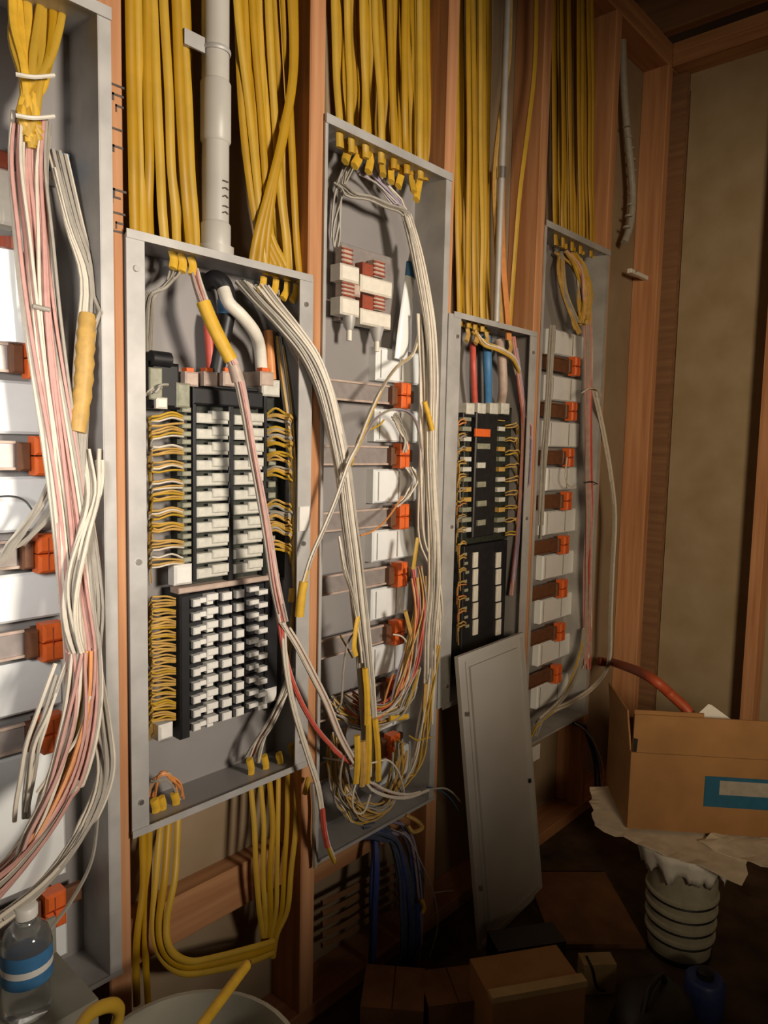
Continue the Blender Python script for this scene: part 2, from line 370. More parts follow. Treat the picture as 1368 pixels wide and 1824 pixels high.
wire('bright pale yellow cable crossing before the stud by the dark panel', [(958, -330, .0), (955, 0, -.008), (952, 120, -.012), (940, 230, -.014), (926, 340, -.012), (917, 450, .0), (909, 560, .016), (907, 596, .02)], 'yelb', .0075, 'yellow_cable', 'cable', flat=.7)
wire('tan old cable bending down beside the bright pale yellow one', [(912, -300, .02), (908, 60, .02), (900, 150, .015), (888, 230, .015), (880, 330, .02), (886, 470, .02), (893, 590, .02)], 'ochre', .006, 'tan_cable', 'cable')
wire('orange cable dropping into the top of the dark breaker panel', [(893, 300, .05), (893, 400, .03), (896, 480, .018), (902, 550, .016), (906, 605, .02)], 'or', .0085, 'orange_cable', 'cable')
# cables leaving the bottom of the left breaker panel
fl = []
for i, (x, y) in enumerate([(254, 1488), (266, 1484)]): fl.append([(x, y-22, .04), (x, y, .04), (x+1-3*i, 1580, .03), (x-9+2*i, 1660, .02), (x-12+6*i, 1720, .02), (x-10+8*i, 1790, .02)])
for i, (x, y) in enumerate([(285, 1476), (300, 1470), (317, 1462)]): fl.append([(x, y-22, .04), (x, y, .04), (x-7+1*i, 1560, .02-.008*i), (x-12-4*i, 1640, .01-.008*i), (x-4-5*i, 1690, -.008*i), (x+22-2*i, 1724-6*i, -.008*i), (x+62, 1734-14*i, -.008*i), (440+6*i, 1715-14*i, .0-.008*i), (486, 1697-10*i, .02-.008*i)])
cable_set('under the left half of the left breaker panel', fl, 'yellow cables under the left breaker panel', r=.0066, mats=('yelb', 'yel'), seed=9)
fr = []
for i, (x, y) in enumerate([(447, 1402), (464, 1396), (480, 1390), (496, 1384), (512, 1378), (528, 1372)]):
    fr.append([(x, y-20, .03), (x, y, .03), (x+2-(3 if i > 2 else -4), 1470, .015), (456+12.5*i, 1550, .006+.004*(i % 2)), (462+10*i, 1620, .01), (468+5*i, 1665, .02), (474+2.5*i, 1695+2*i, .03)])
cable_set('under the right half of left breaker panel', fr, 'yellow cables under the right of the left panel', r=.0062, mats=('yelb', 'yel'), seed=10)

# ------------------------------------------------------------------ grey plastic pipe with couplings, stamp and strap
a, b = P(376, -330, .03), P(384, 452, .03); pr = .0285
pipe = thing('conduit_pipe', 'grey plastic conduit pipe running down into the left breaker panel', 'pipe', (b.x, b.y, LT+.007))
xa = b.x
part('tube', MB().tube([(xa, .03, TOPZ-.002), (xa, .03, LT+.012)], .0225, 20), 'pvc', pipe)
for py, h in ((182, .05), (420, .032)):
    zc = P(380, py, 0).z; part('coupling', MB().tube([(xa, .03, zc+h), (xa, .03, zc+h-.004), (xa, .03, zc-h+.004), (xa, .03, zc-h)], [.0228, .0255, .0255, .0228], 20), 'pvc', pipe)
part('locknut', MB().tube([(xa, .03, LT+.024), (xa, .03, LT+.0068)], .031, 8), 'pvc', pipe)
for i, py in enumerate((316, 330, 345, 362, 374)):
    zc = P(380, py, .008).z; ang = [0, .8, 1.6, .4, 1.1][i]
    part('stamp_mark', MB().tube([(xa+.004-.006, .0068, zc), (xa+.004, .0062, zc+.003*math.sin(ang)), (xa+.010, .0072, zc)], .0011, 4), 'ink', pipe, 'worn dark print mark')
zc = P(380, 70, .0).z
st = thing('pipe_strap', 'thin metal strap holding the grey pipe near the top edge', 'strap', (xa, .03, zc))
ring = [(xa+.024*math.cos(t), .03-.024*math.sin(t), zc) for t in np.linspace(0, math.pi, 11)]
part('band', MB().tube(ring, .004, 6, .4), 'galv', st); part('tab', MB().box(xa-.062, xa-.0235, .026, .030, zc-.012, zc+.012), 'galv', st)
part('tab_leg', MB().box(xa-.062, xa-.050, .030, .0895, zc-.012, zc+.012), 'galv', st)
# slim conduit above the dark panel
a = P(879, 300, .03); cz = P(877, 312, .03).z
t = thing('slim_conduit', 'slim grey metal conduit between yellow cables above the dark panel', 'pipe', (a.x, .006, LT+.01))
part('tube', MB().tube([(a.x, .006, TOPZ-.002), (a.x, .006, LT+.01)], .0085, 12), 'galv', t); part('coupling', MB().tube([(a.x, .006, cz+.014), (a.x, .006, cz-.014)], .0125, 12), 'steel', t, 'shiny coupling')
# white flexible cable in the corner bay
t = thing('flexible_cable', 'pale braided flexible cable hanging in the bay by the corner', 'cable', P(1112, 432, .04))
part('jacket', MB().tube(wpts([(1108, -60, .06), (1110, 120, .06), (1116, 220, .05), (1124, 300, .04), (1127, 350, .035), (1123, 400, .035), (1112, 432, .04)], 8), [.011]*48+[.013], 10) if False else MB().tube(wpts([(1108, -60, .06), (1110, 120, .06), (1116, 220, .05), (1124, 300, .04), (1127, 350, .035), (1123, 400, .035), (1112, 432, .04)], 8), .012, 10), 'gw', t)
for i in range(10):
    q = P(1116+11*math.sin(i*.35), 225+20*i, .045-.001*i); part('braid_ring', MB().tube([q+Vector((0, 0, .003)), q-Vector((0, 0, .003))], .0126, 10), 'gw', t)
q = P(1127, 484, .04)
t = thing('cable_clip', 'small white cable clip on the corner stud', 'clip', q)
part('clip_body', MB().box(q.x-.025, SX[-1]-SW-.0005, q.y-.008, q.y+.008, q.z-.008, q.z+.006, .002), 'white', t); part('nail', MB().tube([q+Vector((0, -.008, 0)), q+Vector((0, -.016, 0))], .003, 6), 'steel', t)

# stamped grade marks on the left stud
for i, (py, tl) in enumerate([(152, 1.4), (170, 1), (190, .7), (230, 1.1), (262, .9), (340, 1.2), (352, .8), (380, 1.3), (398, .7), (412, 1.2)]):
    q = P(207+(i % 3)*3, py, -.0006); part('stamp_mark', MB().box(q.x-.009*tl, q.x+.009*tl, -.0009, -.0003, q.z-.0016, q.z+.0016).box(q.x-.009*tl, q.x-.006*tl, -.0009, -.0003, q.z-.009, q.z+.002), 'ink', wall, 'worn dark grade stamp stroke')

# ------------------------------------------------------------------ left breaker panel: controller, breakers, lugs
def bx(px0, px1, py0, py1, y0, y1, ch=.002):      # block whose front face spans these picture limits on the plane y0
    a = P(px0, (py0+py1)/2, y0); b = P(px1, (py0+py1)/2, y0); c = P((px0+px1)/2, py0, y0); d = P((px0+px1)/2, py1, y0)
    return MB().box(a.x, b.x, y0, y1, d.z, c.z, ch)
BK = .0838
ctl = thing('controller', 'black controller board with rows of grey connectors in the left breaker panel', 'controller', P(415, 1040, .06))
part('circuit_board', bx(322, 508, 690, 1042, .052, BK), 'board', ctl)
for px0, px1, nm in ((345, 351, 'rail'), (408, 417, 'rail'), (470, 476, 'rail')): part(nm, bx(px0, px1, 700, 1036, .034, .052), 'black', ctl)
rowsy = [743, 773, 803, 829, 856, 884, 911, 940, 965, 990, 1017]
zr = [P(380, y, .03).z for y in rowsy]; zr = [zr[0]+(zr[-1]-zr[0])*i/10 for i in range(11)]
xA = (P(352, 880, .03).x, P(407, 880, .03).x); xB = (P(419, 880, .03).x, P(468, 880, .03).x)
srcs = []
def conn_mb(wd):     # a connector with a low left half and a raised right half
    return MB().box(-wd/2, wd/2, -.006, .012, -.0112, .0062, .002).box(-wd*.05, wd/2, -.010, .006, -.005, .0110, .002)
for (xa_, xb_) in (xA, xB):
    wd = xb_-xa_; s0 = None
    for i, z in enumerate(zr):
        loc = Vector(((xa_+xb_)/2, .036, z)) - ctl.location
        if s0 is None:
            s0 = bpy.data.objects.new('connector', conn_mb(wd).mesh('connector', 'term')); C.objects.link(s0); s0.parent = ctl; s0.location = loc
        else: copy_part(s0, ctl, loc)
s0 = None
for i in range(22):
    z = zr[0]+.010+(zr[-1]-zr[0]-.012)*i/21; loc = Vector((P(335, 880, .03).x, .036, z))-ctl.location
    if s0 is None:
        s0 = bpy.data.objects.new('terminal', MB().box(-.0085, .0085, -.004, .014, -.0042, .0042, .0015).mesh('terminal', 'termd')); C.objects.link(s0); s0.parent = ctl; s0.location = loc
    else: copy_part(s0, ctl, loc)
s0 = None
for i in range(14):
    z = zr[0]+.004+(zr[-1]-zr[0])*i/13; loc = Vector((P(489, 880, .03).x, .040, z))-ctl.location
    if s0 is None:
        s0 = bpy.data.objects.new('terminal', MB().box(-.0085, .0085, -.004, .012, -.0055, .0055, .0015).mesh('terminal', 'termd')); C.objects.link(s0); s0.parent = ctl; s0.location = loc
    else: copy_part(s0, ctl, loc)
part('end_cap', bx(312, 344, 1006, 1042, .030, .052, .004), 'white', ctl, 'white end cap')
part('shield', bx(345, 470, 694, 724, .030, .052, .003), 'black', ctl)
# main lugs and black breakers over the controller
lug = thing('main_breaker', 'black main breaker with row of tan lugs over the controller', 'breaker', P(400, 700, .05))
part('housing', bx(268, 322, 645, 728, .028, BK, .006), 'black', lug); part('knob', MB().tube([P(286, 640, .03)+Vector((-.018, 0, 0)), P(286, 640, .03)+Vector((.016, 0, 0))], .013, 10), 'black', lug)
part('ribbed_block', bx(266, 290, 655, 712, .020, .028, .002), 'termd', lug)
part('terminal_face', bx(280, 300, 708, 728, .018, .028, .003), 'cream', lug, 'cream terminal face')
part('ribbed_block', bx(316, 340, 682, 726, .022, .052, .003), 'termd', lug)
for x in (331, 365, 399, 465):
    part('lug', bx(x, x+24, 662, 688, .028, BK, .003), 'stripe', lug, 'tan terminal lug'); part('marker', bx(x+2, x+15, 655, 662, .030, .046, .001), 'orange', lug, 'orange marker')
part('busbar', bx(326, 500, 688, 694, .045, BK, .001), 'black', lug); part('lug', bx(468, 500, 676, 706, .030, BK, .003), 'term', lug)
# heavy feeders
t = thing('feeder_cable', 'thick black feeder cable curving under the panel top with blue tape', 'cable', P(402, 580, .045))
part('jacket', MB().tube(wpts([(368, 505, .07), (385, 497, .05), (400, 512, .04), (405, 545, .04), (398, 590, .045), (388, 640, .05), (384, 664, .052)], 6), .0155, 12), 'black', t)
part('tape_band', MB().tube(wpts([(404, 535, .0398), (404, 560, .0402)], 3), .0166, 12), 'tapeb', t, 'blue tape band')
wire('short red feeder cable in the left breaker panel', [(372, 560, .062), (371, 585, .058), (374, 620, .055), (376, 660, .055)], 'rd', .0085, 'feeder_cable', 'cable', sides=12)
wire('thick whitish feeder cable slanting down below the pipe', [(398, 515, .03), (408, 540, .02), (430, 562, .015), (452, 590, .02), (462, 618, .04), (466, 660, .05)], 'cream', .0115, 'feeder_cable', 'cable', sides=12)
wire('orange brown feeder cable dropping to the right lug', [(478, 590, .05), (480, 620, .045), (482, 650, .045), (484, 676, .045)], 'or', .009, 'feeder_cable', 'cable', sides=10)
# lower bank of breakers
bank = thing('breaker_bank', 'bank of black breakers with white toggles in the left breaker panel', 'breakers', P(405, 1300, .06))
zt = P(350, 1056, .04).z; zb_ = P(350, 1300, .04).z; xl, xr = P(314, 1170, .04).x, P(492, 1170, .04).x
part('chassis', MB().box(xl, xr, .058, BK, zb_-.006, zt+.008, .003), 'black', bank)
part('cover_strip', MB().box(xl, xr, .030, .058, zt+.004, zt+.014, .002), 'stripe', bank, 'tan cover strip along the top')
part('end_rail', MB().box(xl, P(337, 1170, .03).x, .026, .058, zb_-.004, zt+.003, .003), 'black', bank)
n = 10; dz = (zt-zb_)/n
def tog_mb(kind, wd):
    if kind == 0: return MB().box(-wd/2, -wd*.20, -.010, .003, -.0098, .0030, .002).box(-wd*.22, wd*.06, -.008, .003, -.0050, .0040, .001).box(wd*.02, wd/2, -.0125, .003, -.0030, .0092, .002).box(wd*.06, wd*.32, -.0085, .003, -.0100, -.0040, .001)
    if kind == 2: return MB().box(-wd/2, wd*.04, -.009, .003, -.0005, .0085, .002).box(-wd*.02, wd/2, -.0115, .003, -.0085, .0010, .002)
    return MB().box(-wd/2, wd/2, -.009, .003, -.0078, .0068, .002)
cols_ = [(341, 384, 0), (393, 410, 1), (418, 432, 1), (441, 472, 2)]
for ci, (p0, p1, kd) in enumerate(cols_):
    a, b = P(p0, 1170, .036).x, P(p1, 1170, .036).x; wd = b-a; src = tsrc = None
    for i in range(n):
        z = zt-dz*(i+.5); loc = Vector(((a+b)/2, .045, z))-bank.location
        if src is None:
            src = bpy.data.objects.new('breaker', MB().box(-wd/2-.003, wd/2+.003, -.004, .0128, -dz*.47, dz*.47, .002).mesh('breaker', 'black')); C.objects.link(src); src.parent = bank; src.location = loc
            tsrc = bpy.data.objects.new('toggle', tog_mb(kd, wd).mesh('toggle', 'white')); C.objects.link(tsrc); tsrc.parent = src; tsrc.location = (0, -.0072, 0); tsrc['label'] = 'white breaker toggle'
        else:
            o = copy_part(src, bank, loc); copy_part(tsrc, o, (0, -.0072, 0))
part('end_lug', bx(284, 310, 1290, 1318, .030, .058, .004), 'white', bank, 'white end lug'); part('end_lug', bx(474, 495, 1226, 1252, .030, .058, .004), 'white', bank, 'white end lug')
part('bracket', bx(290, 330, 1270, 1296, .050, BK, .002), 'black', bank)
part('side_rail', MB().box(P(476, 1170, .03).x, xr, .034, .058, zb_-.004, zt+.003, .003), 'black', bank)

def fan(label, rows, seed, per_row, cols, x_dev, x_wall, yd=.036, yw=.02, r=.0019, sag=6, slope=0):
    rg = random.Random(seed); t = thing('wire_harness', label, 'wires', P((x_dev+x_wall)/2, rows[-1], .04))
    for y in rows:
        for k in range(per_row):
            dy = (k-(per_row-1)/2)*5.0+rg.uniform(-1, 1); m = rg.choice(cols); ex = x_wall+rg.uniform(-3, 3)
            c = [(x_dev, y+dy*.7, yd), (x_dev+(x_wall-x_dev)*.35, y+dy-sag*rg.uniform(.2, 1), yd-.012), (x_dev+(x_wall-x_dev)*.75, y+dy+rg.uniform(-1, 3)+slope*.5, yd-.016), (ex, y+dy+rg.uniform(2, 8)+slope, yw), (ex+rg.uniform(-2, 2), y+dy+34, .055)]
            part('wire', MB().tube(wpts(c, 3), r*rg.uniform(.9, 1.2), 5), CW[m], t, CN.get(m) if m != cols[0] else None)
    return t
fan('ochre wires fanning from the left edge of the black controller', [748, 772, 804, 832, 864, 884, 914, 940, 970, 1000], 3, 4, 'HHHHYW', 327, 268)
fan('dense ochre wires left of the lower breaker bank', [1072+20.5*i for i in range(11)], 4, 4, 'HHHHY', 312, 268, sag=3)
fan('ochre wires on the right of the black controller', [742, 770, 788, 815, 842, 905, 925, 945, 975], 5, 4, 'HHYG', 476, 518, yd=.034, yw=.006, r=.0021, sag=8)
bundle('grey wires running down the right side of the left breaker panel', [(496, 600, .06), (504, 660, .04), (514, 740, .02), (520, 820, .015), (522, 900, .015), (525, 980, .015), (528, 1060, .02), (520, 1130, .03), (508, 1200, .04)], 10, .007, 'GGGWH', seed=14)
bundle('grey wires curving under the top left of the left breaker panel', [(318, 470, .05), (306, 495, .03), (288, 515, .02), (266, 530, .03), (262, 600, .05), (262, 690, .06)], 9, .008, 'GGWG', seed=15, fan0=2)
bundle('white thin wires left of the main breaker', [(262, 690, .05), (268, 700, .02), (280, 690, .015), (290, 690, .02)], 5, .010, 'WG', seed=16)
bundle('grey wire loops at the bottom left corner of the left breaker panel', [(262, 1440, .05), (272, 1395, .03), (290, 1380, .02), (310, 1395, .02), (318, 1425, .03)], 6, .008, 'GGO', seed=17, wob=.6)
bundle('loose thin wires curving below the breaker bank', [(522, 1190, .02), (505, 1240, .015), (482, 1285, .015), (462, 1320, .02), (448, 1358, .03)], 7, .009, 'GGWR', seed=18, fan1=2.4)
def stub(label, c, m='yelb', r=.0075): return wire(label, c, m, r, 'cable_stub', 'cable', flat=.65)
for i, (x, y) in enumerate([(306, 452), (322, 458), (340, 464)]): stub(f'{ORD[i]} stripped yellow cable end from the left, under the panel top', [(x, y-6, .03), (x+4, y+10, .028), (x+2, y+26, .024)], 'yelt')
for i, (x, y) in enumerate([(470, 500), (492, 504), (512, 510), (528, 514)]): stub(f'{ORD[i]} stripped yellow cable end right of the thick whitish feeder', [(x, y-6, .03), (x-2, y+10, .028), (x-8, y+22, .024)], 'yelt')
for i, (x, y) in enumerate([(446, 1362), (472, 1356), (498, 1352), (520, 1336)]): stub(f'{ORD[i]} stripped yellow cable end above the right bottom flange', [(x, y+26, .03), (x+2, y+8, .026), (x-2, y-10, .022)], 'yelt')
for i, (x, y) in enumerate([(276, 1432), (288, 1428), (312, 1420)]): stub(f'{ORD[i]} stripped yellow cable end in the bottom left corner', [(x, y+26, .03), (x+2, y+8, .026), (x-2, y-8, .022)], 'yelt')
t = solo('paper_tag', bx(534, 552, 902, 946, -.0125, -.0095, .001), 'white', 'small white label on the right flange of the left breaker panel', 'label')

# ------------------------------------------------------------------ wire bundles of the left breaker panel
b = bundle('pinkish wire bundle with yellow sleeve hanging across the left breaker panel', [(345, 478, .03), (352, 505, .015), (366, 545, -.005), (392, 605, -.02), (420, 660, -.03), (436, 730, -.04), (448, 800, -.045), (462, 870, -.05), (478, 960, -.055), (490, 1040, -.06), (504, 1108, -.06)], 14, .0075, 'PWPWGP', .0021, seed=21, wob=.2)
sleeve(b, [(362, 538, -.004), (376, 572, -.012), (392, 605, -.02), (412, 642, -.028)], .0125, 'yelt', 'yellow sleeve')
part('tape_band', MB().tube(wpts([(416, 650, -.029), (424, 680, -.031)], 3), .0105, 10), 'stripe', b, 'tan tape band')
bundle('white and red wire strand hanging down in front of the second stud', [(504, 1108, -.06), (508, 1180, -.06), (522, 1260, -.06), (548, 1345, -.06), (566, 1400, -.06), (574, 1450, -.06), (582, 1500, -.055), (594, 1532, -.05)], 6, .0055, 'WPWW', .0024, seed=22, wob=.15)
wire('red insulated end of the white strand by the second stud', [(574, 1440, -.063), (577, 1478, -.062), (583, 1508, -.058)], 'rd', .0058, 'wire_end', 'wire')
wire('yellow tip of the white strand by the second stud', [(583, 1506, -.058), (589, 1522, -.054), (595, 1535, -.05)], 'yelb', .0048, 'wire_end', 'wire')
bundle('white wire strand crossing the second stud to the tangle', [(504, 1108, -.062), (530, 1150, -.066), (556, 1200, -.068), (582, 1252, -.068), (606, 1312, -.066), (632, 1358, -.062), (656, 1395, -.06), (690, 1414, -.058), (728, 1418, -.055), (764, 1406, -.05)], 5, .0055, 'WWWP', .0023, seed=23, wob=.15, fan1=.4)
bundle('red wire strand slanting across the second stud into the tangle', [(486, 985, -.05), (498, 1090, -.055), (512, 1180, -.056), (534, 1240, -.056), (560, 1288, -.055), (590, 1325, -.053), (626, 1356, -.05)], 4, .0045, 'RRRP', .0026, seed=24, wob=.12)
bundle('thick whitish wire bundle sweeping from left panel down over the second stud', [(448, 506, .03), (476, 540, .01), (512, 580, -.012), (552, 632, -.026), (578, 690, -.036), (596, 760, -.042), (612, 840, -.048), (622, 920, -.05), (632, 1000, -.052), (640, 1080, -.052), (648, 1160, -.052), (655, 1240, -.05), (660, 1330, -.048), (656, 1396, -.045)], 46, .0150, 'WWGWWG', .0022, seed=25, fan0=2.0, wob=.22)
bundle('grey wires splaying off the top of the thick whitish bundle', [(470, 520, .035), (498, 560, .03), (520, 610, .02), (560, 660, .01), (592, 720, -.01), (606, 800, -.03)], 12, .010, 'GGWG', seed=26, fan0=2.2)
bundle('thin strand of white wire down beside the thick bundle', [(604, 955, -.05), (614, 1010, -.06), (630, 1060, -.064), (640, 1120, -.062), (650, 1200, -.06)], 4, .005, 'WWG', seed=27)

# ------------------------------------------------------------------ middle enclosure
bundle('grey wires curving out below the top of the middle enclosure', [(604, 330, .05), (628, 346, .03), (660, 352, .02), (692, 366, .012), (718, 376, .01), (732, 400, .005), (742, 450, 0)], 10, .010, 'GGGW', seed=31, fan0=2.0)
bundle('grey loose wires inside the top left of the middle enclosure', [(630, 280, .06), (612, 320, .05), (600, 380, .05), (596, 440, .06)], 7, .012, 'GG', seed=32)
bundle('grey wires crossing under the yellow cable ends of the middle enclosure', [(650, 300, .05), (680, 330, .04), (706, 360, .03), (726, 384, .015)], 10, .012, 'GGWV', seed=33, fan0=2.2)
for i, (x, y) in enumerate([(622, 268), (640, 276), (660, 286), (684, 292), (700, 304), (718, 312), (734, 322), (748, 336)]):
    stub(f'{ORD[i]} yellow cable end from left, under the top of middle enclosure', [(x, y-18, .035), (x+random.uniform(-4, 4), y, .03), (x+random.uniform(-10, 6), y+20, .02)], 'yelt' if i % 3 else 'yelb', .010)
b = bundle('long white wire bundle down the right side of the middle enclosure', [(724, 380, .01), (740, 440, 0), (754, 510, -.008), (766, 590, -.012), (770, 680, -.014), (768, 770, -.014), (770, 860, -.014), (774, 950, -.014), (774, 1040, -.012), (766, 1130, -.01), (764, 1210, -.008), (756, 1290, 0)], 32, .0145, 'WGWGW', .0021, seed=34, wob=.25, fan0=.7)
sleeve(b, [(756, 715, -.024), (764, 742, -.026), (770, 766, -.026)], .0065, 'yelt', 'yellow tape tag', 'tape_tag')
bundle('loose grey wires hanging left of the long white bundle', [(748, 560, .0), (752, 680, .0), (750, 780, .0), (748, 880, .0), (752, 960, .0), (775, 1020, -.01), (782, 1100, -.01), (770, 1180, 0)], 8, .007, 'GGW', seed=35, wob=.6)
# stack of cream and tan blocks
stack = thing('coupler_stack', 'cream and tan coupler blocks stacked on threaded posts in middle enclosure', 'couplers', P(648, 600, .05))
for px0, px1, py0, py1, m, nm, lb in ((611, 629, 440, 472, 'stripe', 'ribbed_post', 'ribbed tan post'), (608, 642, 472, 502, 'cream', 'block', 'cream block'), (611, 631, 502, 530, 'stripe', 'ribbed_post', 'ribbed tan post'), (608, 642, 531, 562, 'cream', 'block', 'cream block'),
    (668, 686, 464, 494, 'stripe', 'ribbed_post', 'ribbed tan post'), (644, 700, 495, 525, 'cream', 'block', 'cream block'), (668, 686, 526, 553, 'stripe', 'ribbed_post', 'ribbed tan post'), (644, 698, 554, 582, 'cream', 'block', 'cream block'),
    (648, 667, 468, 494, 'brick', 'spacer', 'brick red spacer'), (648, 667, 526, 553, 'brick', 'spacer', 'brick red spacer'), (630, 644, 505, 528, 'stripe', 'spacer', 'tan spacer')):
    part(nm, bx(px0, px1, py0, py1, .030 if nm == 'block' else .036, .062 if nm == 'block' else .058, .004), m, stack, lb)
    if nm == 'ribbed_post':
        for q in range(4):
            yy = py0+(q+.5)*(py1-py0)/4; part('rib', bx(px0-1, px1+1, yy-1.6, yy+1.2, .0335, .0358, .0006), 'brick', stack, 'dark rib')
part('mount_plate', bx(606, 702, 445, 580, .062, BK, .002), 'bar', stack)
for (x, y, x2) in ((671, 582, 26), (622, 562, 18)):
    a, b_ = P(x, y+1, .045), P(x, y+26, .045); part('boot', MB().tube([a, a.lerp(b_, .5), b_], [.017 if x2 > 20 else .014, .013, .008], 12), 'galv', stack, 'grey boot'); part('tip', MB().tube([b_, b_+Vector((0, 0, -.022))], .006, 8), 'cream', stack, 'cream tip')
# tapered white sleeve with blue tape
t = thing('tapered_sleeve', 'translucent whitish tapered sleeve with a blue tape band', 'sleeve', P(715, 640, .03))
part('sleeve_body', MB().tube(wpts([(736, 430, .03), (733, 470, .03), (727, 520, .03), (720, 580, .032), (714, 640, .036)], 3), [.004, .007, .010, .013, .014, .0155, .0165, .0175, .0185, .0195, .0205, .021, .021], 12, .35), 'plate', t)
part('tape_band', MB().tube(wpts([(733.5, 469, .03), (731, 494, .03)], 2), .0165, 12, .5), 'tapeb', t, 'blue tape band')
# strand across, with fork and yellow tag
b = bundle('whitish strand slanting down left across the middle enclosure to a yellow tag', [(748, 590, .01), (736, 630, 0), (708, 652, -.01), (682, 690, -.025), (658, 742, -.045), (640, 790, -.066), (622, 826, -.070), (600, 888, -.066), (578, 940, -.06), (556, 990, -.055), (541, 1040, -.05)], 6, .0045, 'WGYWG', .002, seed=41, wob=.25, fan0=1.5)
sleeve(b, [(541, 1036, -.05), (537, 1062, -.048), (533, 1098, -.045)], .0092, 'yelt', 'yellow tag', 'tag')
sleeve(b, [(520, 1048, -.02), (518, 1072, -.02)], .006, 'yelb', 'pale yellow tag', 'tag')
bundle('arching dark grey wires looping right from the fork of the slanting strand', [(632, 812, -.062), (650, 776, -.06), (672, 744, -.05), (700, 730, -.035), (728, 734, -.02), (744, 758, -.01), (750, 800, -.005), (752, 860, 0)], 5, .005, 'VGGW', .0019, seed=42)
wire('pale yellow thin wire curling off the fork', [(626, 830, -.06), (640, 776, -.055), (662, 764, -.05), (676, 757, -.045), (684, 748, -.04)], 'yelb', .002)
bundle('fan of pale wires draped over the second orange clip', [(700, 742, -.02), (712, 760, .0), (720, 784, .012), (722, 806, .018)], 8, .010, 'GWG', .0018, seed=43, fan1=1.6)
bundle('pale wires draped below the second orange clip', [(728, 832, .02), (740, 856, .01), (728, 880, .012), (706, 900, .02)], 6, .010, 'WGW', .0018, seed=44, wob=.7)
wire('thin orange wire reaching the third orange clip', [(642, 954, -.05), (664, 946, -.04), (684, 930, -.02), (700, 910, .0), (716, 884, .02)], 'or', .002)
for i, (c, m, lb) in enumerate([([(744, 958, -.02), (740, 985, -.02), (736, 1014, -.018)], 'yelb', 'slim yellow tag right of the fourth orange clip'), ([(638, 1098, -.065), (634, 1120, -.066), (631, 1150, -.066), (634, 1168, -.066)], 'yelt', 'yellow tag on the left of the thick whitish bundle'),
      ([(722, 1088, -.01), (728, 1112, -.01), (737, 1145, -.01)], 'ochre', 'tan tag slanting right of the fifth orange clip'), ([(759, 1218, -.02), (757, 1250, -.02), (756, 1286, -.02)], 'ochre', 'tan paper tag hanging low beside the right edge of the middle enclosure'),
      ([(694, 1280, -.03), (708, 1279, -.03), (726, 1276, -.03)], 'yelt', 'small yellow tag lying flat in the wire tangle')]): wire(lb, c, m, .0062, 'wire_tag', 'tag', flat=.6)
# bottom tangle
rg = random.Random(77)
b = bundle('multicoloured wires bending through the lower right of the middle enclosure', [(742, 1010, 0), (748, 1080, -.008), (736, 1150, -.014), (722, 1210, -.018), (700, 1250, -.02), (672, 1270, -.02), (640, 1268, -.01), (608, 1250, .01)], 26, .015, 'GWYOVGHR', .0017, seed=51, wob=.8, fan1=1.8)
bundle('grey wires bending down to the lower right of the middle enclosure', [(772, 1150, -.01), (764, 1230, -.016), (752, 1300, -.02), (738, 1360, -.022), (716, 1400, -.02), (690, 1425, -.02)], 15, .013, 'GWGYH', .0018, seed=52, wob=.6)
bundle('second tangle of pale wires at the lower left of the middle enclosure', [(596, 1240, .02), (616, 1268, 0), (648, 1286, -.02), (690, 1280, -.02), (722, 1256, -.02), (744, 1190, -.01)], 18, .016, 'GWYHG', .0017, seed=53, wob=.7)
bundle('nested wire loops hanging at the bottom of the tangle', [(604, 1300, .02), (606, 1372, 0), (616, 1420, -.01), (652, 1450, -.02), (690, 1430, -.02), (712, 1380, -.02), (716, 1320, -.01)], 26, .018, 'GWYGHH', .0017, seed=54, wob=.9)
for i, (c, m, lb) in enumerate([
    ([(576, 1350, .02), (620, 1356, -.05), (660, 1359, -.068), (690, 1354, -.066), (708, 1372, -.06), (718, 1400, -.05), (720, 1424, -.04)], 'ww', 'white wire bowing level across the tangle'),
    ([(638, 1380, -.06), (628, 1420, -.06), (632, 1446, -.06), (648, 1446, -.06), (660, 1415, -.06)], 'ww', 'white wire loop hanging lowest in the tangle'),
    ([(612, 1345, -.055), (606, 1385, -.055), (612, 1415, -.055), (626, 1408, -.055), (634, 1372, -.055)], 'gw', 'grey wire loop left of the lowest white loop'),
    ([(764, 1406, -.05), (790, 1404, -.05), (806, 1412, -.05), (820, 1428, -.045)], 'gw', 'thin grey wire end passing in front of the dark gap'),
    ([(728, 1310, -.02), (742, 1318, -.025), (756, 1316, -.025), (770, 1312, -.025)], 'yelb', 'short pale yellow wire end sticking right near the enclosure edge'),
    ([(650, 1110, -.02), (622, 1140, -.03), (612, 1190, -.03), (608, 1250, -.03), (600, 1264, -.02)], 'gw', 'grey wire dropping left of the thick whitish bundle'),
    ([(606, 1132, -.01), (616, 1150, -.01), (628, 1172, -.02)], 'yelb', 'short stiff cream wire end left of the bundle'),
    ([(700, 1130, .01), (716, 1134, .0), (726, 1150, -.005), (730, 1190, -.01), (722, 1230, -.01)], 'ww', 'white wire curling below the fifth orange clip'),
    ([(700, 1200, -.02), (690, 1230, -.02), (682, 1262, -.02), (676, 1300, -.02)], 'or', 'orange wire in the lower right tangle'),
    ([(720, 1160, -.02), (708, 1200, -.022), (696, 1250, -.022)], 'vi', 'violet wire in the lower right tangle')]): wire(lb, c, m, .0021)
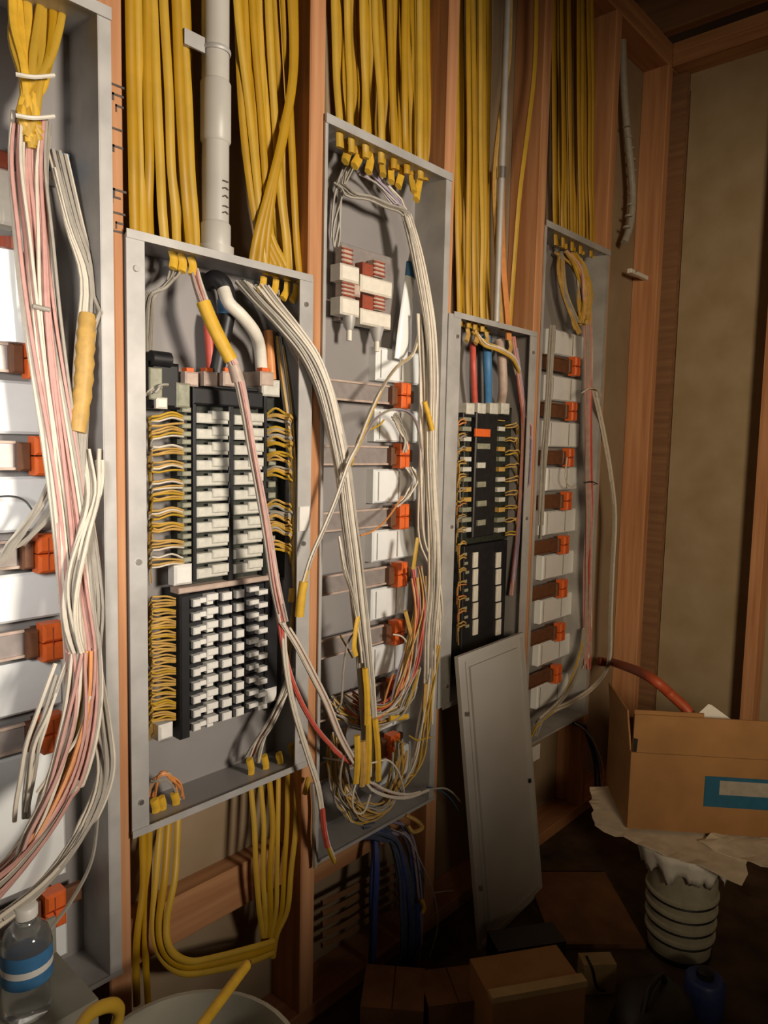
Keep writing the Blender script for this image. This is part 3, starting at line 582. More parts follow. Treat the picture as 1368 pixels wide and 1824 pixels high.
for i, (x0, y0, x1, y1) in enumerate([(650, 1190, 654, 1290), (636, 1310, 634, 1395), (656, 1275, 654, 1395), (668, 1280, 674, 1390), (646, 1320, 645, 1400)]):
    wire('yellow sleeve set higher than the row that ends the thick whitish bundle' if i == 0 else f'{["", "leftmost", "second from left", "rightmost", "middle"][i]} yellow sleeve in the row ending the thick whitish bundle' if i else '', [(x0, y0, -.066), ((x0+x1)/2+2, (y0+y1)/2, -.068), (x1, y1, -.066)], 'yelt' if i != 4 else 'ochre', .0078, 'sleeve', 'sleeve', 'sleeves ending the thick whitish bundle', flat=.7)

# dark blue cables below the middle enclosure
bundle('dark blue cables spilling out below the middle enclosure', [(640, 1478, .02), (676, 1480, 0), (708, 1500, -.02), (722, 1560, -.04), (726, 1630, -.05), (724, 1690, -.05), (720, 1742, -.05)], 12, .017, 'SBSSV', .0035, 'cable_bundle', 'cables', seed=61, wob=.4)
bundle('bright blue cables hanging straight from the middle enclosure', [(668, 1474, .02), (668, 1520, 0), (667, 1580, -.01), (666, 1650, -.01), (662, 1740, -.01)], 5, .008, 'BBS', .0035, 'cable_bundle', 'cables', seed=62)
bundle('second dark blue bunch of cables arching over to the right', [(690, 1472, .01), (724, 1490, -.01), (742, 1560, -.03), (744, 1640, -.04), (736, 1720, -.05)], 7, .014, 'SVB', .003, 'cable_bundle', 'cables', seed=63, wob=.5)
wire('long pale thin wire arching right of the dark blue cables', [(696, 1476, 0), (726, 1492, -.03), (752, 1540, -.05), (772, 1590, -.055), (780, 1640, -.055), (770, 1690, -.055), (752, 1730, -.055), (738, 1762, -.055)], 'gw', .0016)
wire('short pale wire stub crossing the long pale wire', [(774, 1590, -.055), (790, 1588, -.055), (806, 1586, -.055)], 'gw', .0014)
wire('thin blue cable curving across the dark gap beside the cover', [(760, 1402, -.01), (784, 1408, -.02), (804, 1424, -.03), (820, 1450, -.03)], 'tapeb', .0016)
wire('saturated blue tag low in the dark blue cables', [(742, 1612, -.06), (740, 1650, -.06), (738, 1690, -.06)], 'bl', .009, 'cable_tag', 'tag')
wire('tiny yellow wire stub among the dark blue cables', [(752, 1604, -.062), (755, 1616, -.062), (752, 1626, -.062)], 'yelt', .005, 'cable_tag', 'tag')
wire('folded yellow cable scrap at the bottom right of the middle enclosure', [(722, 1452, -.01), (742, 1462, -.02), (752, 1474, -.02), (736, 1482, -.02), (726, 1470, -.015)], 'ochre', .005, 'yellow_cable', 'cable')
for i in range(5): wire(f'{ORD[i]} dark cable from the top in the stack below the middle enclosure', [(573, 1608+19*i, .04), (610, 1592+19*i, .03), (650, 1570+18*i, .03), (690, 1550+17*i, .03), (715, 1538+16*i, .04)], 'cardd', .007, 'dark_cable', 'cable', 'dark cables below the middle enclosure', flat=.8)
wire('white cable end hanging beside the lower second stud', [(556, 1395, -.012), (560, 1440, -.014), (559, 1490, -.014), (561, 1545, -.012)], 'gw', .0045, 'white_cable', 'cable')
wire('short pale yellow cable stub in front of the second stud', [(550, 1385, -.015), (546, 1400, -.018), (542, 1415, -.018)], 'yelb', .005, 'cable_stub', 'cable')

# ------------------------------------------------------------------ left enclosure wiring
b = bundle('long pink and white wire bundle in the left enclosure sweeping to the lower left', [(58, 210, .02), (52, 300, .02), (62, 420, .01), (72, 540, 0), (88, 670, -.006), (108, 800, -.014), (126, 930, -.022), (138, 1050, -.03), (150, 1160, -.04), (148, 1270, -.055), (122, 1380, -.075), (70, 1480, -.10), (-10, 1580, -.12), (-90, 1650, -.13)], 44, .0215, 'PWPWGPW', .0024, seed=71, wob=.3, fan1=1.9)
part('tie', MB().tube(wpts([(58, 545, -.016), (88, 552, -.018)], 3), .0035, 8), 'gw', b, 'grey cable tie'); 
bundle('grey wire bundle beside the pink one in the left enclosure', [(100, 270, .04), (130, 400, .03), (160, 500, .015), (152, 620, .0), (142, 760, -.01), (140, 850, -.02), (158, 960, -.026), (172, 1080, -.03), (166, 1180, -.03), (180, 1290, -.035), (186, 1370, -.05), (166, 1440, -.06), (120, 1520, -.075), (60, 1590, -.09), (-30, 1660, -.10)], 16, .011, 'GGWGW', .0023, seed=72, wob=.5)
t = thing('cable_wrap', 'wavy yellow wrapping on the grey wires beside the left stud', 'wrap', P(142, 770, -.02))
part('wrap_body', MB().tube(wpts([(156, 560, .0), (152, 620, -.008), (148, 690, -.012), (138, 770, -.018)], 5), [.012, .014, .012, .0145, .0125, .015, .0125, .015, .013, .015, .0128, .0148, .0125, .014, .013, .012], 10, .8), 'ochre', t)
bundle('white wires crossing in an X in front of the pink bundle', [(158, 800, -.012), (163, 880, -.034), (140, 960, -.045), (124, 1040, -.05), (126, 1120, -.055), (150, 1210, -.06)], 9, .012, 'WGWW', .0022, seed=73, fan0=1.4)
bundle('pale wires trailing off to the lower left of the left enclosure', [(110, 1180, -.05), (80, 1270, -.06), (56, 1330, -.06), (46, 1400, -.06), (40, 1460, -.06)], 5, .008, 'WGG', .0022, seed=74)
bundle('white and orange wires fanning out to the lower left corner', [(148, 1160, -.06), (140, 1270, -.075), (110, 1390, -.09), (56, 1500, -.11), (-20, 1600, -.13), (-90, 1660, -.14)], 18, .018, 'WWPYOGW', .0024, seed=75, wob=.3, fan1=1.7)
wire('single grey wire curving down beside the left stud', [(166, 1180, -.05), (182, 1280, -.06), (188, 1370, -.06), (176, 1440, -.06), (164, 1530, -.06), (130, 1600, -.06), (86, 1660, -.06)], 'gw', .0028)
wire('single white wire swinging left below the pink bundle', [(160, 1240, -.08), (140, 1310, -.085), (104, 1360, -.085), (74, 1400, -.085), (66, 1412, -.085)], 'ww', .0026)
bundle('grey strap cables slanting across the white modules of the left enclosure', [(-20, 1010, .02), (30, 970, .01), (70, 920, .0), (100, 860, .0), (116, 800, .0)], 7, .012, 'GGWG', .0026, seed=76)
wire('thin dark wire crossing the white module at the left edge', [(-20, 886, .03), (20, 884, .02), (44, 892, .015), (60, 912, .01)], 'black', .0014)
b = thing('cable_clump', 'clump of yellow cable jackets at the top left corner', 'cables', P(60, 260, .0))
rg = random.Random(5)
for i in range(13):
    x = 22+7*i+rg.uniform(-5, 5); y = rg.uniform(40, 80); part('jacket', MB().tube(wpts([(x+rg.uniform(-12, 12), y-70, .05), (x, y, .03), (x*.6+22+rg.uniform(-7, 7), y+70, .012), (46+rg.uniform(-12, 24), 175+rg.uniform(0, 40), .006), (56+rg.uniform(-12, 18), 225+rg.uniform(0, 40), .006)], 4), .0062*rg.uniform(.9, 1.2), 7, .7), rg.choice(['yelt', 'yel', 'yelb']), b)
for yy in (132, 205): part('tie', MB().tube(wpts([(28, yy, -.008), (60, yy+5, -.014), (96, yy+2, -.006)], 3), .0028, 6), 'cream', b, 'pale cable tie')
t = thing('blue_connector', 'small blue connector on the grey back of the left enclosure', 'connector', P(108, 300, .05)); part('connector_body', bx(88, 126, 268, 305, .045, .084, .004), 'tapeb', t); part('plug', bx(92, 118, 305, 322, .05, .08, .003), 'white', t, 'white plug')
t = thing('white_splitter', 'glossy white rounded device at the left picture edge', 'device', P(20, 600, .06)); part('device_body', MB().tube([P(18, 445, .045), P(18, 452, .045), P(20, 560, .045), P(22, 612, .045)], [.02, .034, .036, .034], 14, .7), 'plate', t); part('nub', MB().tube([P(16, 425, .045), P(17, 446, .045)], .016, 10), 'brick', t, 'brick red collar')
part('collar', bx(-4, 24, 268, 296, .04, .084, .003), 'brick', t, 'brick red collar'); part('upper_block', bx(-6, 34, 300, 400, .05, .084, .004), 'cream', t, 'cream upper block')

# ------------------------------------------------------------------ dark breaker panel
ctl2 = thing('controller', 'black controller with tiny white terminals in the dark breaker panel', 'controller', P(860, 1130, .06))
part('circuit_board', bx(826, 908, 722, 965, .050, BK), 'board', ctl2); part('lower_board', bx(824, 900, 968, 1190, .046, BK), 'black', ctl2)
part('center_spine', bx(846, 884, 735, 955, .030, .050, .003), 'black', ctl2)
rg = random.Random(9)
for cx_, w_ in ((833, 14), (894, 12)):
    for i in range(12): part('terminal', bx(cx_-w_/2+rg.uniform(-2, 2), cx_+w_/2, 742+18*i, 750+18*i, .036, .050, .001), rg.choice(['term', 'termd', 'termd', 'ochre']), ctl2)
for i in range(5): part('terminal', bx(852, 864+rg.uniform(0, 10), 790+34*i, 800+34*i, .024, .030, .001), rg.choice(['termd', 'ochre', 'term']), ctl2)
part('marker', bx(848, 874, 764, 778, .024, .030, .001), 'orange', ctl2, 'orange marker')
for cx_ in (848, 889):
    for i in range(5): part('toggle', bx(cx_-4, cx_+4, 984+30*i, 1011+30*i, .0415, .046, .001), 'cream', ctl2, 'white toggle')
for i in range(9): part('label_dot', bx(826+(i % 3)*2, 832+(i % 3)*2, 985+16*i, 990+16*i, .044, .046, .0005), 'termd', ctl2)
fan('ochre wires on the left of the dark panel controller', [752+24*i for i in range(16)], 11, 2, 'HHGO', 830, 816, r=.002, sag=3)
fan('ochre wires on the right of the dark panel controller', [760+24*i for i in range(9)], 12, 2, 'HHHY', 900, 922, r=.002, sag=3, slope=-6)
for i, (c, m, lb, r) in enumerate([([(842, 612, .05), (843, 650, .04), (845, 700, .045), (846, 724, .05)], 'rd', 'red feeder cable in the dark breaker panel', .008), ([(866, 600, .05), (868, 650, .035), (868, 716, .05)], 'tapeb', 'blue feeder cable in the dark breaker panel', .012),
     ([(888, 608, .05), (894, 640, .03), (896, 690, .03), (893, 716, .05)], 'stripe', 'pale pinkish feeder cable in the dark breaker panel', .012), ([(856, 604, .06), (857, 650, .05), (858, 722, .05)], 'black', 'black feeder cable between red and blue ones', .010)]): wire(lb, c, m, r, 'feeder_cable', 'cable', sides=12)
t = thing('lug_row', 'row of grey lugs under the feeders of the dark breaker panel', 'lugs', P(870, 740, .06))
for x in (832, 852, 874, 894): part('lug', bx(x, x+14, 718, 738, .030, BK, .002), 'term', t)
part('lug_bar', bx(826, 908, 738, 746, .034, BK, .002), 'black', t)
bundle('dark red wires down the right side of the dark breaker panel', [(915, 600, .03), (926, 680, .015), (934, 760, .01), (930, 860, .01), (922, 960, .015), (912, 1060, .02)], 9, .007, 'RRVP', .0022, seed=81)
bundle('ochre wires spreading below the top of the dark breaker panel', [(845, 590, .03), (862, 612, .015), (890, 622, .01), (915, 640, .01), (928, 680, .02)], 9, .009, 'HGYW', .0021, seed=82, wob=.5)
for i, (x, y) in enumerate([(832, 590), (848, 594), (866, 598), (908, 612)]): stub(f'{ORD[i]} stripped yellow cable end from the left in the dark panel', [(x, y-6, .03), (x+2, y+6, .026), (x-1, y+18, .022)], 'ochre')

# ------------------------------------------------------------------ corner enclosure wiring
bundle('pink and white wire bundle down the enclosure nearest the corner', [(1046, 545, 0), (1048, 640, -.006), (1047, 740, -.008), (1048, 840, -.008), (1050, 920, -.008), (1047, 1010, -.008), (1046, 1100, -.006), (1044, 1190, .0)], 16, .011, 'PWPGPR', .0026, seed=91)
bundle('grey wires looping out to the right of the corner enclosure', [(1058, 690, -.01), (1074, 760, -.014), (1088, 840, -.018), (1096, 920, -.02), (1092, 1010, -.02), (1088, 1100, -.02), (1084, 1180, -.02), (1058, 1222, -.018), (1020, 1250, -.014), (985, 1266, -.01), (955, 1290, 0)], 7, .007, 'GWGG', .0026, seed=92, wob=.4)
bundle('grey wires down the left side of the corner enclosure', [(985, 580, .0), (978, 660, .01), (972, 760, .01), (966, 860, .01), (960, 960, .02)], 8, .010, 'GWG', .0024, seed=93)
bundle('tangle of pale wires at the bottom of the corner enclosure', [(1040, 1120, -.005), (1030, 1180, -.01), (1010, 1230, -.014), (985, 1262, -.014), (960, 1284, -.01), (950, 1310, 0)], 11, .012, 'YGWG', .0024, seed=94, wob=.8)
bundle('brown and yellow clump of cables under the top of the corner enclosure', [(1010, 452, .04), (1030, 476, .01), (1040, 510, -.004), (1042, 545, -.006), (1040, 578, -.004)], 30, .022, 'HYHPGH', .0032, 'cable_clump', 'cables', seed=95, fan0=1.8, wob=.5)
bundle('brown wires splaying left of the clump in the corner enclosure', [(1000, 450, .05), (1002, 480, .03), (1006, 520, .02), (1018, 556, .01), (1036, 590, .0)], 10, .012, 'HGH', .003, seed=96, wob=.5)
wire('white zip tie around the pink bundle near the corner', [(1036, 700, -.02), (1050, 692, -.026), (1064, 694, -.022), (1070, 706, -.016)], 'ww', .0024, 'zip_tie', 'tie')
wire('small white wire loop over the fourth module near the corner', [(1010, 815, .02), (1007, 850, .01), (1014, 866, .01), (1024, 866, .01)], 'ww', .0022)
wire('dark short tie on the pink bundle near the corner', [(1040, 860, -.02), (1054, 858, -.024), (1064, 862, -.018)], 'black', .002, 'zip_tie', 'tie')
bundle('dark blue cables below the enclosure nearest the corner', [(1016, 1290, .02), (1042, 1300, -.01), (1058, 1340, -.03), (1064, 1390, -.035), (1066, 1440, -.035)], 8, .011, 'SBSV', .0035, 'cable_bundle', 'cables', seed=97)
wire('thin white wire arching right below the corner enclosure', [(1024, 1288, -.02), (1044, 1302, -.03), (1062, 1330, -.04), (1074, 1368, -.045), (1072, 1400, -.045), (1064, 1430, -.045), (1060, 1480, -.045), (1060, 1526, -.045)], 'ww', .0018)
solo('paper_tag', bx(944, 962, 1330, 1356, .0, .004, .001), 'white', 'small white paper scrap behind the right edge of the leaning cover', 'label')

# ------------------------------------------------------------------ leaning panel cover
bl2 = PZ(851, 1692, .003); tl = P(810, 1170, -.055); tr = P(928, 1118, -.040)
wv = tr-tl; wv.z = 0; br2 = bl2+wv
n = (br2-bl2).cross(tl-bl2).normalized()
if n.y > 0: n = -n
cover = thing('panel_cover', 'grey sheet metal panel cover leaning on the dark breaker panel', 'cover', bl2.lerp(br2, .5))
up = (tl-bl2)
def slab(u0, u1, v0, v1, d0, d1):
    q = lambda u, v, d: bl2 + wv*u + up*v + n*d
    return MB().hexa([q(u0, v0, d0), q(u1, v0, d0), q(u1, v0, d1), q(u0, v0, d1), q(u0, v1, d0), q(u1, v1, d0), q(u1, v1, d1), q(u0, v1, d1)])
part('sheet', slab(0, 1, 0, 1, -.0015, 0), 'lidp', cover)
part('raised_panel', slab(.17, .90, .06, .95, .0002, .006), 'lidp', cover)
part('edge_fold', slab(0, .025, 0, 1, .0002, .009), 'lidp', cover); part('edge_fold', slab(.975, 1, 0, 1, .0002, .009), 'lidp', cover)
part('edge_fold', slab(.025, .975, .985, 1, .0002, .009), 'lidp', cover); part('edge_fold', slab(.025, .975, 0, .015, .0002, .009), 'lidp', cover)
part('crease', slab(.125, .14, .03, .97, .0002, .003), 'lidp', cover)
for u, v, m in ((.08, .80, 'steel'), (.93, .44, 'black'), (.08, .2, 'steel')): part('screw', slab(u-.014, u+.014, v-.007, v+.007, .0062, .009), m, cover, 'bright screw' if m == 'steel' else 'dark slot')

# ------------------------------------------------------------------ cardboard box on the pail
FLOOR = 0.0
pc = PZ(1208, 1690, 0); rt = .088
pail = thing('pail', 'ribbed grey green pail under the paper and the cardboard box', 'pail', (pc.x, pc.y, 0))
tv = Vector((pc.x, pc.y, 0)); dcam = (tv-Vector((CAM.x, CAM.y, 0))); dl = dcam.length
def z_at(px, py, x, y):
    r = ray(px, py); k = ((x-CAM.x)*_F.x+(y-CAM.y)*_F.y)/(r.x*_F.x+r.y*_F.y); return CAM.z+r.z*k
nr = pc - dcam.normalized()*rt; H = z_at(1208, 1520, nr.x, nr.y)
prof = [(.068, 0), (.071, .004)]
zz = [.012, .24, .30, .36, .43, .50, .57, .64]
for k in range(4):
    z0 = H*(.20+.115*k); r0 = .073+.010*(z0/H); prof += [(r0, z0-.006), (r0+.0055, z0-.003), (r0+.0055, z0+.003), (r0, z0+.006)]
prof += [(.0825, H*.9), (rt, H*.93), (rt, H-.002), (rt-.004, H-.002), (.069, .006)]
part('pail_body', MB().lathe(prof, 32, (pc.x, pc.y, .0005)), 'pail', pail)
part('base_band', MB().lathe([(.0735, .001), (.0742, .014)], 32, (pc.x, pc.y, .0005), False), 'black', pail, 'black base band')
for k in range(4):
    z0 = H*(.20+.115*k)-.010; r0 = .0735+.010*(z0/H); part('ring', MB().tube([(pc.x+r0*math.cos(a), pc.y+r0*math.sin(a), z0) for a in np.linspace(0, 2*math.pi, 33)], .003, 5, cap=False), 'black', pail, 'dark grooved ring')
hp = [Vector((pc.x+rt*1.04*math.cos(a), pc.y+rt*1.04*math.sin(a), H*.86-.05*abs(math.sin(a-.3)))) for a in np.linspace(2.6, 5.9, 14)]
# box: front-left bottom corner on a plane just above the pail
zb0 = H+.012
A = PZ(1117, 1475, zb0); ang = math.radians(-31)            # direction of the front face along the ground
u = Vector((math.cos(ang), math.sin(ang), 0))
# choose the heading so that the bottom edge runs through the photographed pixel
Bq = PZ(1368, 1492, zb0); u = (Bq-A); u.z = 0; u.normalize(); v = Vector((-u.y, u.x, 0))
if v.dot(_F) < 0: v = -v
bw, bd = .44, .24
bh = z_at(1117, 1340, A.x, A.y)-zb0; fh = z_at(1117, 1268, A.x, A.y)-zb0
box = thing('cardboard_box', 'open cardboard box with blue tape on its side, standing on the pail', 'box', A+u*bw/2+v*bd/2)
def bq(a, b, c): return A + u*a + v*b + Vector((0, 0, c))
def board(a0, a1, b0, b1, c0, c1, m='card', nm='side_panel', lb=None, par=None):
    return part(nm, MB().hexa([bq(a0, b0, c0), bq(a1, b0, c0), bq(a1, b1, c0), bq(a0, b1, c0), bq(a0, b0, c1), bq(a1, b0, c1), bq(a1, b1, c1), bq(a0, b1, c1)]), m, par or box, lb)
th = .005
board(0, bw, 0, th, 0, bh); board(0, bw, bd-th, bd, 0, bh); board(0, th, th, bd-th, 0, bh); board(bw-th, bw, th, bd-th, 0, bh); board(th, bw-th, th, bd-th, 0, .004, nm='bottom_panel')
board(.004, bw, .0005, .0045, bh+.001, fh-.006, nm='flap'); board(.004, .165, .0065, .0105, bh+.001, fh+.003, nm='flap')
part('flap', MB().hexa([bq(0, .012, bh+.001), bq(.004, .012, bh+.001), bq(.004, bd-.01, bh+.001), bq(0, bd-.01, bh+.001), bq(-.012, .012, fh), bq(-.008, .012, fh), bq(-.008, bd-.02, fh), bq(-.012, bd-.02, fh)]), 'card', box)
part('flap', MB().hexa([bq(.01, bd, bh-.10), bq(bw-.01, bd, bh-.10), bq(bw-.01, bd+.004, bh-.10), bq(.01, bd+.004, bh-.10), bq(.01, bd+.0005, bh-.001), bq(bw-.01, bd+.0005, bh-.001), bq(bw-.01, bd+.0045, bh-.001), bq(.01, bd+.0045, bh-.001)]), 'card', box)
part('corner_slot', MB().hexa([bq(.004, -.0008, bh+.002), bq(.012, -.0008, bh+.002), bq(.012, -.0001, bh+.002), bq(.004, -.0001, bh+.002), bq(.004, -.0008, bh+.036), bq(.014, -.0008, bh+.034), bq(.014, -.0001, bh+.034), bq(.004, -.0001, bh+.036)]), 'black', box, 'dark gap beside the flap')
tw0 = .225
def onbox(px, py):       # coordinates on the front face of the box
    r = ray(px, py); nn = v; k = (A-CAM).dot(nn)/r.dot(nn); q = CAM+r*k; return (q-A).dot(u), q.z-zb0
t0 = onbox(1256, 1382); t1 = onbox(1256, 1436); t2 = onbox(1282, 1390); t3 = onbox(1282, 1415)
tape = board(t0[0], bw-.01, -.0012, -.0002, t1[1], t0[1], 'tapet', 'tape_label', 'teal blue tape label')
board(t2[0], bw-.02, -.0020, -.0013, t3[1], t2[1], 'tapeb', 'faded_print', 'faded grey print patch', None)
bpy.data.objects[[o.name for o in box.children if o.name.startswith('faded_print')][0]].data.materials[0] = M['gw']
# paper between box and pail
def sheet(name, label, c, m, sag, seed, nx=14, ny=10, ragged=.006, drape=None, cat='paper'):
    rg = random.Random(seed); mb = MB(); ph = [rg.uniform(0, 6) for _ in range(6)]
    for j in range(ny+1):
        for i in range(nx+1):
            s, t_ = i/nx, j/ny; p_ = (c[0]*(1-s)+c[1]*s)*(1-t_) + (c[3]*(1-s)+c[2]*s)*t_
            e = min(t_, 1-t_, s, 1-s)
            dzz = sag*(math.sin(s*7+ph[0])*.5+math.sin(t_*6+s*3+ph[1])*.5)*max(0, .35-e)*2.2
            if drape: dzz -= drape(s, t_)
            if e == 0: p_ = p_ + Vector((rg.uniform(-1, 1), rg.uniform(-1, 1), rg.uniform(-.6, .6)))*ragged
            mb.v.append(tuple(p_+Vector((0, 0, dzz))))
    W = nx+1; top = len(mb.v)
    for j in range(ny):
        for i in range(nx): mb.f.append((j*W+i, j*W+i+1, (j+1)*W+i+1, (j+1)*W+i))
    o = solo(name, mb, m, label, cat); md = o.modifiers.new('thick', 'SOLIDIFY'); md.thickness = .0012; md.offset = 0
    return o
zp = H+.004
c = [A+u*-.085+v*.0+Vector((0, 0, -.006)), A+u*.40+v*-.075+Vector((0, 0, -.006)), A+u*.40+v*.22+Vector((0, 0, -.006)), A+u*-.05+v*.22+Vector((0, 0, -.006))]
c[0] = PZ(1060, 1478, zp); c[1] = PZ(1324, 1576, zp)
sheet('paper_sheet', 'crumpled tan paper sheet spread between cardboard box and pail', c, 'paper', .010, 4)
# ragged white cloth hanging round the pail rim
mb = MB(); rg = random.Random(12); n_ = 40; a0 = math.atan2(CAM.y-pc.y, CAM.x-pc.x)
for i in range(n_+1):
    a_ = a0-1.45+2.9*i/n_; d_ = .052+.010*math.sin(i*.9)+.020*abs(math.sin(i*.30))+rg.uniform(-.004, .006)
    for q, rr in ((0, rt+.030), (.35, rt+.024), (.7, rt+.015), (1, rt+.009+.003*math.sin(i*1.3))): mb.v.append((pc.x+rr*math.cos(a_), pc.y+rr*math.sin(a_), H-.001-d_*q))
for i in range(n_):
    for q in range(3): mb.f.append((i*4+q, i*4+q+1, (i+1)*4+q+1, (i+1)*4+q))
mb.smooth = True
o = solo('torn_cloth', mb, 'papw', 'torn white cloth edge hanging around the top of the pail', 'cloth'); md = o.modifiers.new('thick', 'SOLIDIFY'); md.thickness = .001
c = [PZ(1240, 1500, zp+.004), PZ(1400, 1560, zp+.004), PZ(1420, 1490, zp+.004), PZ(1300, 1478, zp+.004)]
sheet('paper_sheet', 'folded paper edge poking out under the right of the box', c, 'paper', .008, 8, 8, 5)
# contents of the box
q0 = bq(.16, .10, bh); rr0 = .017
t = thing('flexible_conduit', 'orange flexible conduit reaching from the wall into the cardboard box', 'conduit', bq(.17, .12, bh-.05))
def inbox(px, py, b):
    r = ray(px, py); k = (A+v*b-CAM).dot(v)/r.dot(v); return CAM+r*k
cp = [P(1080, 1180, .02), P(1092, 1180, -.016), inbox(1150, 1202, .20), inbox(1196, 1238, .15), inbox(1230, 1274, .12), inbox(1240, 1320, .11)]
part('conduit_body', MB().tube(spline(cp, 8), .0135, 12), 'hose', t)
part('end_sleeve', MB().tube(spline([cp[0]+Vector((-.02, .02, .004)), cp[0]], 3), .015, 12), 'brick', t, 'dark end sleeve')
fp = [inbox(1206, 1306, .07), inbox(1336, 1306, .07), inbox(1336, 1306, .073), inbox(1206, 1306, .073), inbox(1262, 1254, .07), inbox(1268, 1256, .07), inbox(1268, 1256, .073), inbox(1262, 1254, .073)]
solo('folded_paper', MB().hexa(fp), 'papw', 'white folded paper corner sticking out of the cardboard box', 'paper')
# ------------------------------------------------------------------ clutter on the floor
def floor_box(label, p0, p1, depth, h, m, name='carton', z=0.0005, cat='box', flaps=False, edge=None, grp=None):
    """front bottom edge from p0 to p1 (pixels on height z); depth away from the lens"""
    a, b = PZ(*p0, z), PZ(*p1, z); uu = (b-a); Lw = uu.length; uu.normalize(); vv = Vector((-uu.y, uu.x, 0))
    if vv.dot(_F) < 0: vv = -vv
    t = thing(name, label, cat, a.lerp(b, .5)+vv*depth/2)
    def q(s, d, c_): return a+uu*s+vv*d+Vector((0, 0, c_))
    def hx(s0, s1, d0, d1, c0, c1): return MB().hexa([q(s0, d0, c0), q(s1, d0, c0), q(s1, d1, c0), q(s0, d1, c0), q(s0, d0, c1), q(s1, d0, c1), q(s1, d1, c1), q(s0, d1, c1)])
    part('body', hx(0, Lw, 0, depth, 0, h), m, t)
    if edge: part('top_edge', hx(-.002, Lw+.002, -.003, .02, h+.0002, h+.012), edge, t, 'paler top edge')
    if flaps:
        part('flap', hx(0, Lw*.49, .001, depth, h+.0004, h+.004), m, t); part('flap', hx(Lw*.51, Lw, .001, depth, h+.0004, h+.004), m, t)
    return t, q, Lw

floor_box('tan carton with paler top edge in the bottom foreground', (872, 1935), (1036, 1900), .12, .17, 'card', edge='tan')
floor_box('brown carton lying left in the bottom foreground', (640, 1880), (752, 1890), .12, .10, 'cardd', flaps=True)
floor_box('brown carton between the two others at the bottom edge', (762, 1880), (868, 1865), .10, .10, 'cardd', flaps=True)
floor_box('black battery case on the floor behind the tan carton', (886, 1758), (1006, 1738), .07, .085, 'black', 'battery_case', .0005, 'case')
t, q, Lw = floor_box('pale wooden block with a black wire hook', (1038, 1772), (1096, 1770), .04, .07, 'tan', 'wood_block', .0005, 'block')
part('wire_hook', MB().tube(spline([q(Lw*.1, .01, .085), q(Lw*.25, -.004, .06), q(Lw*.4, -.005, .02), q(Lw*.65, -.006, .012)], 5), .003, 6), 'black', t, 'black wire hook')
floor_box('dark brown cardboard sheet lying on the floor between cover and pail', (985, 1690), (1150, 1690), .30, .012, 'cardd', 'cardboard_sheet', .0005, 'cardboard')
# round blue can and black bag in the dark right corner
c0 = PZ(1252, 1800, 0); t = thing('paint_can', 'dark blue can on the floor in front of the pail', 'can', c0)
part('can_body', MB().lathe([(.040, 0), (.041, .003), (.041, .072), (.036, .078), (.030, .078)], 20, (c0.x, c0.y, .0006), True, True), 'bl', t); part('cap', MB().lathe([(.018, .0785), (.018, .092), (.014, .095)], 16, (c0.x, c0.y, .0006), True, True), 'black', t)
c0 = PZ(1160, 1860, 0); mb = MB(); mb.lathe([(.085, 0), (.098, .02), (.10, .05), (.088, .085), (.06, .105), (.02, .112)], 18, (0, 0, 0), True, True)
mb.v = [(c0.x+x*1.15*(1+.08*math.sin(5*y*30+z*40)), c0.y+y*(.8+.05*math.sin(x*60)), .0006+z) for x, y, z in mb.v]
t = thing('tool_bag', 'black soft bag in the dark at the bottom edge right of the cartons', 'bag', c0)
part('bag_body', mb, 'black', t); part('handle', MB().tube(spline([c0+Vector((-.06, 0, .10)), c0+Vector((-.03, 0, .135)), c0+Vector((.03, 0, .135)), c0+Vector((.06, 0, .10))], 5), .006, 8), 'black', t)
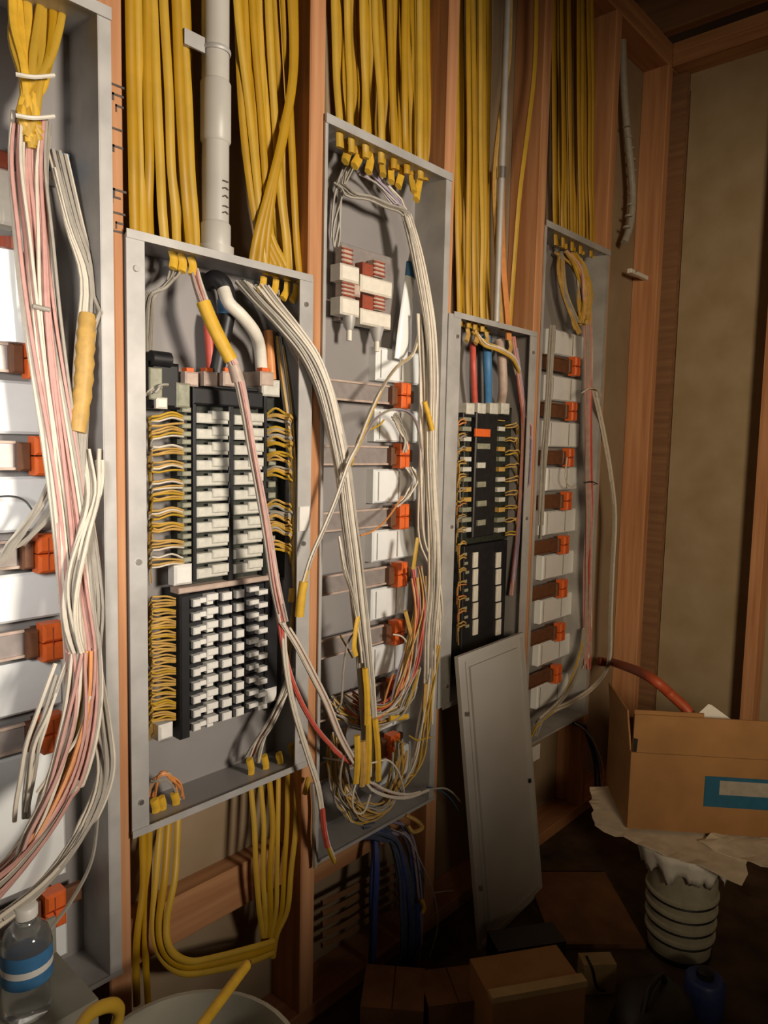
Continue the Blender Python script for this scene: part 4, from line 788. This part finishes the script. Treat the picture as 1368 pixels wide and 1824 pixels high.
# big pail in the left foreground with cable scraps
pc2 = PZ(335, 1768, .375); dv = Vector((pc2.x-CAM.x, pc2.y-CAM.y, 0)).normalized(); R2 = .150
pc2 = pc2 - dv*R2
t = thing('large_pail', 'large dirty white pail in the bottom left foreground', 'pail', (pc2.x, pc2.y, 0))
part('pail_body', MB().lathe([(.128, 0), (.132, .004), (.142, .28), (.150, .282), (.150, .300), (.143, .302), (.147, .362), (.1525, .364), (.1525, .375), (.145, .376), (.128, .010)], 40, (pc2.x, pc2.y, .0005)), 'pailw', t)
def inp(a, rr, z): return Vector((pc2.x+math.cos(a)*rr, pc2.y+math.sin(a)*rr, z))
rg = random.Random(33)
base_a = math.atan2(dv.y, dv.x)
for i in range(4):
    c_ = [inp(rg.uniform(0, 6.3), rg.uniform(.03, .10), .10+.05*i+rg.uniform(0, .05)) for _ in range(5)]
    wire_o = solo('cable_scrap', MB().tube(spline(c_, 6), .0055, 7, .7), ['yelb', 'gw', 'yelt', 'gw'][i], ['pale yellow', 'grey', 'bright yellow', 'thin grey'][i]+' cable scrap lying inside the large white pail', 'cable')
e1 = P(442, 1716, -.22); e0 = inp(base_a-.8, .02, .06); m_ = P(400, 1772, -.26)
t = thing('cut_cable', 'thick cut yellow cable sticking up out of the large white pail', 'cable', e0)
d_ = (e1-m_).normalized(); st_ = m_-d_*.22
part('jacket', MB().tube([st_, m_, e1-d_*.006], .0088, 10, .8), 'yelt', t); part('core', MB().tube([e1-d_*.0058, e1+d_*.004], [.0060, .004], 8), 'copper', t, 'bare copper end')
t = solo('cable_loop', MB().tube(spline([P(130, 1850, -.30), P(160, 1806, -.28), P(196, 1790, -.27), P(212, 1802, -.26), P(200, 1850, -.26)], 6), .0085, 9, .8), 'yelb', 'yellow cable loop at the bottom edge left of the cut yellow cable', 'cable')
# bottle standing on a carton in the lower left corner
bz = P(50, 1800, -.10).z; bp_ = P(50, 1800, -.10)
ca = PZ(-60, 1824, bz-.001)
t = thing('carton', 'grey carton in the lower left corner carrying the bottle', 'box', (bp_.x, bp_.y, 0))
part('body', MB().box(bp_.x-.20, bp_.x+.075, bp_.y-.045, -.014, .0005, bz-.001), 'grcard', t)
part('flap', MB().box(bp_.x-.20, bp_.x+.075, -.0139, -.0105, bz-.02, bz+.055), 'grcard', t)
t = thing('water_bottle', 'clear plastic water bottle with blue label at the lower left', 'bottle', bp_)
part('bottle_body', MB().lathe([(.026, 0), (.031, .006), (.031, .040), (.0295, .046), (.0312, .052), (.0312, .095), (.0295, .098), (.0305, .102), (.027, .113), (.017, .124), (.0125, .129), (.0125, .140)], 28, (bp_.x, bp_.y, bz+.0005), True, True), 'clear', t)
part('label_band', MB().lathe([(.0318, .050), (.0318, .094)], 28, (bp_.x, bp_.y, bz+.0005), False), 'tapeb', t, 'blue label')
part('label_stripe', MB().lathe([(.0321, .066), (.0321, .075)], 28, (bp_.x, bp_.y, bz+.0005), False), 'white', t, 'white label stripe')
part('cap', MB().lathe([(.0150, .134), (.0150, .147), (.013, .149)], 20, (bp_.x, bp_.y, bz+.0005), True, True), 'white', t)
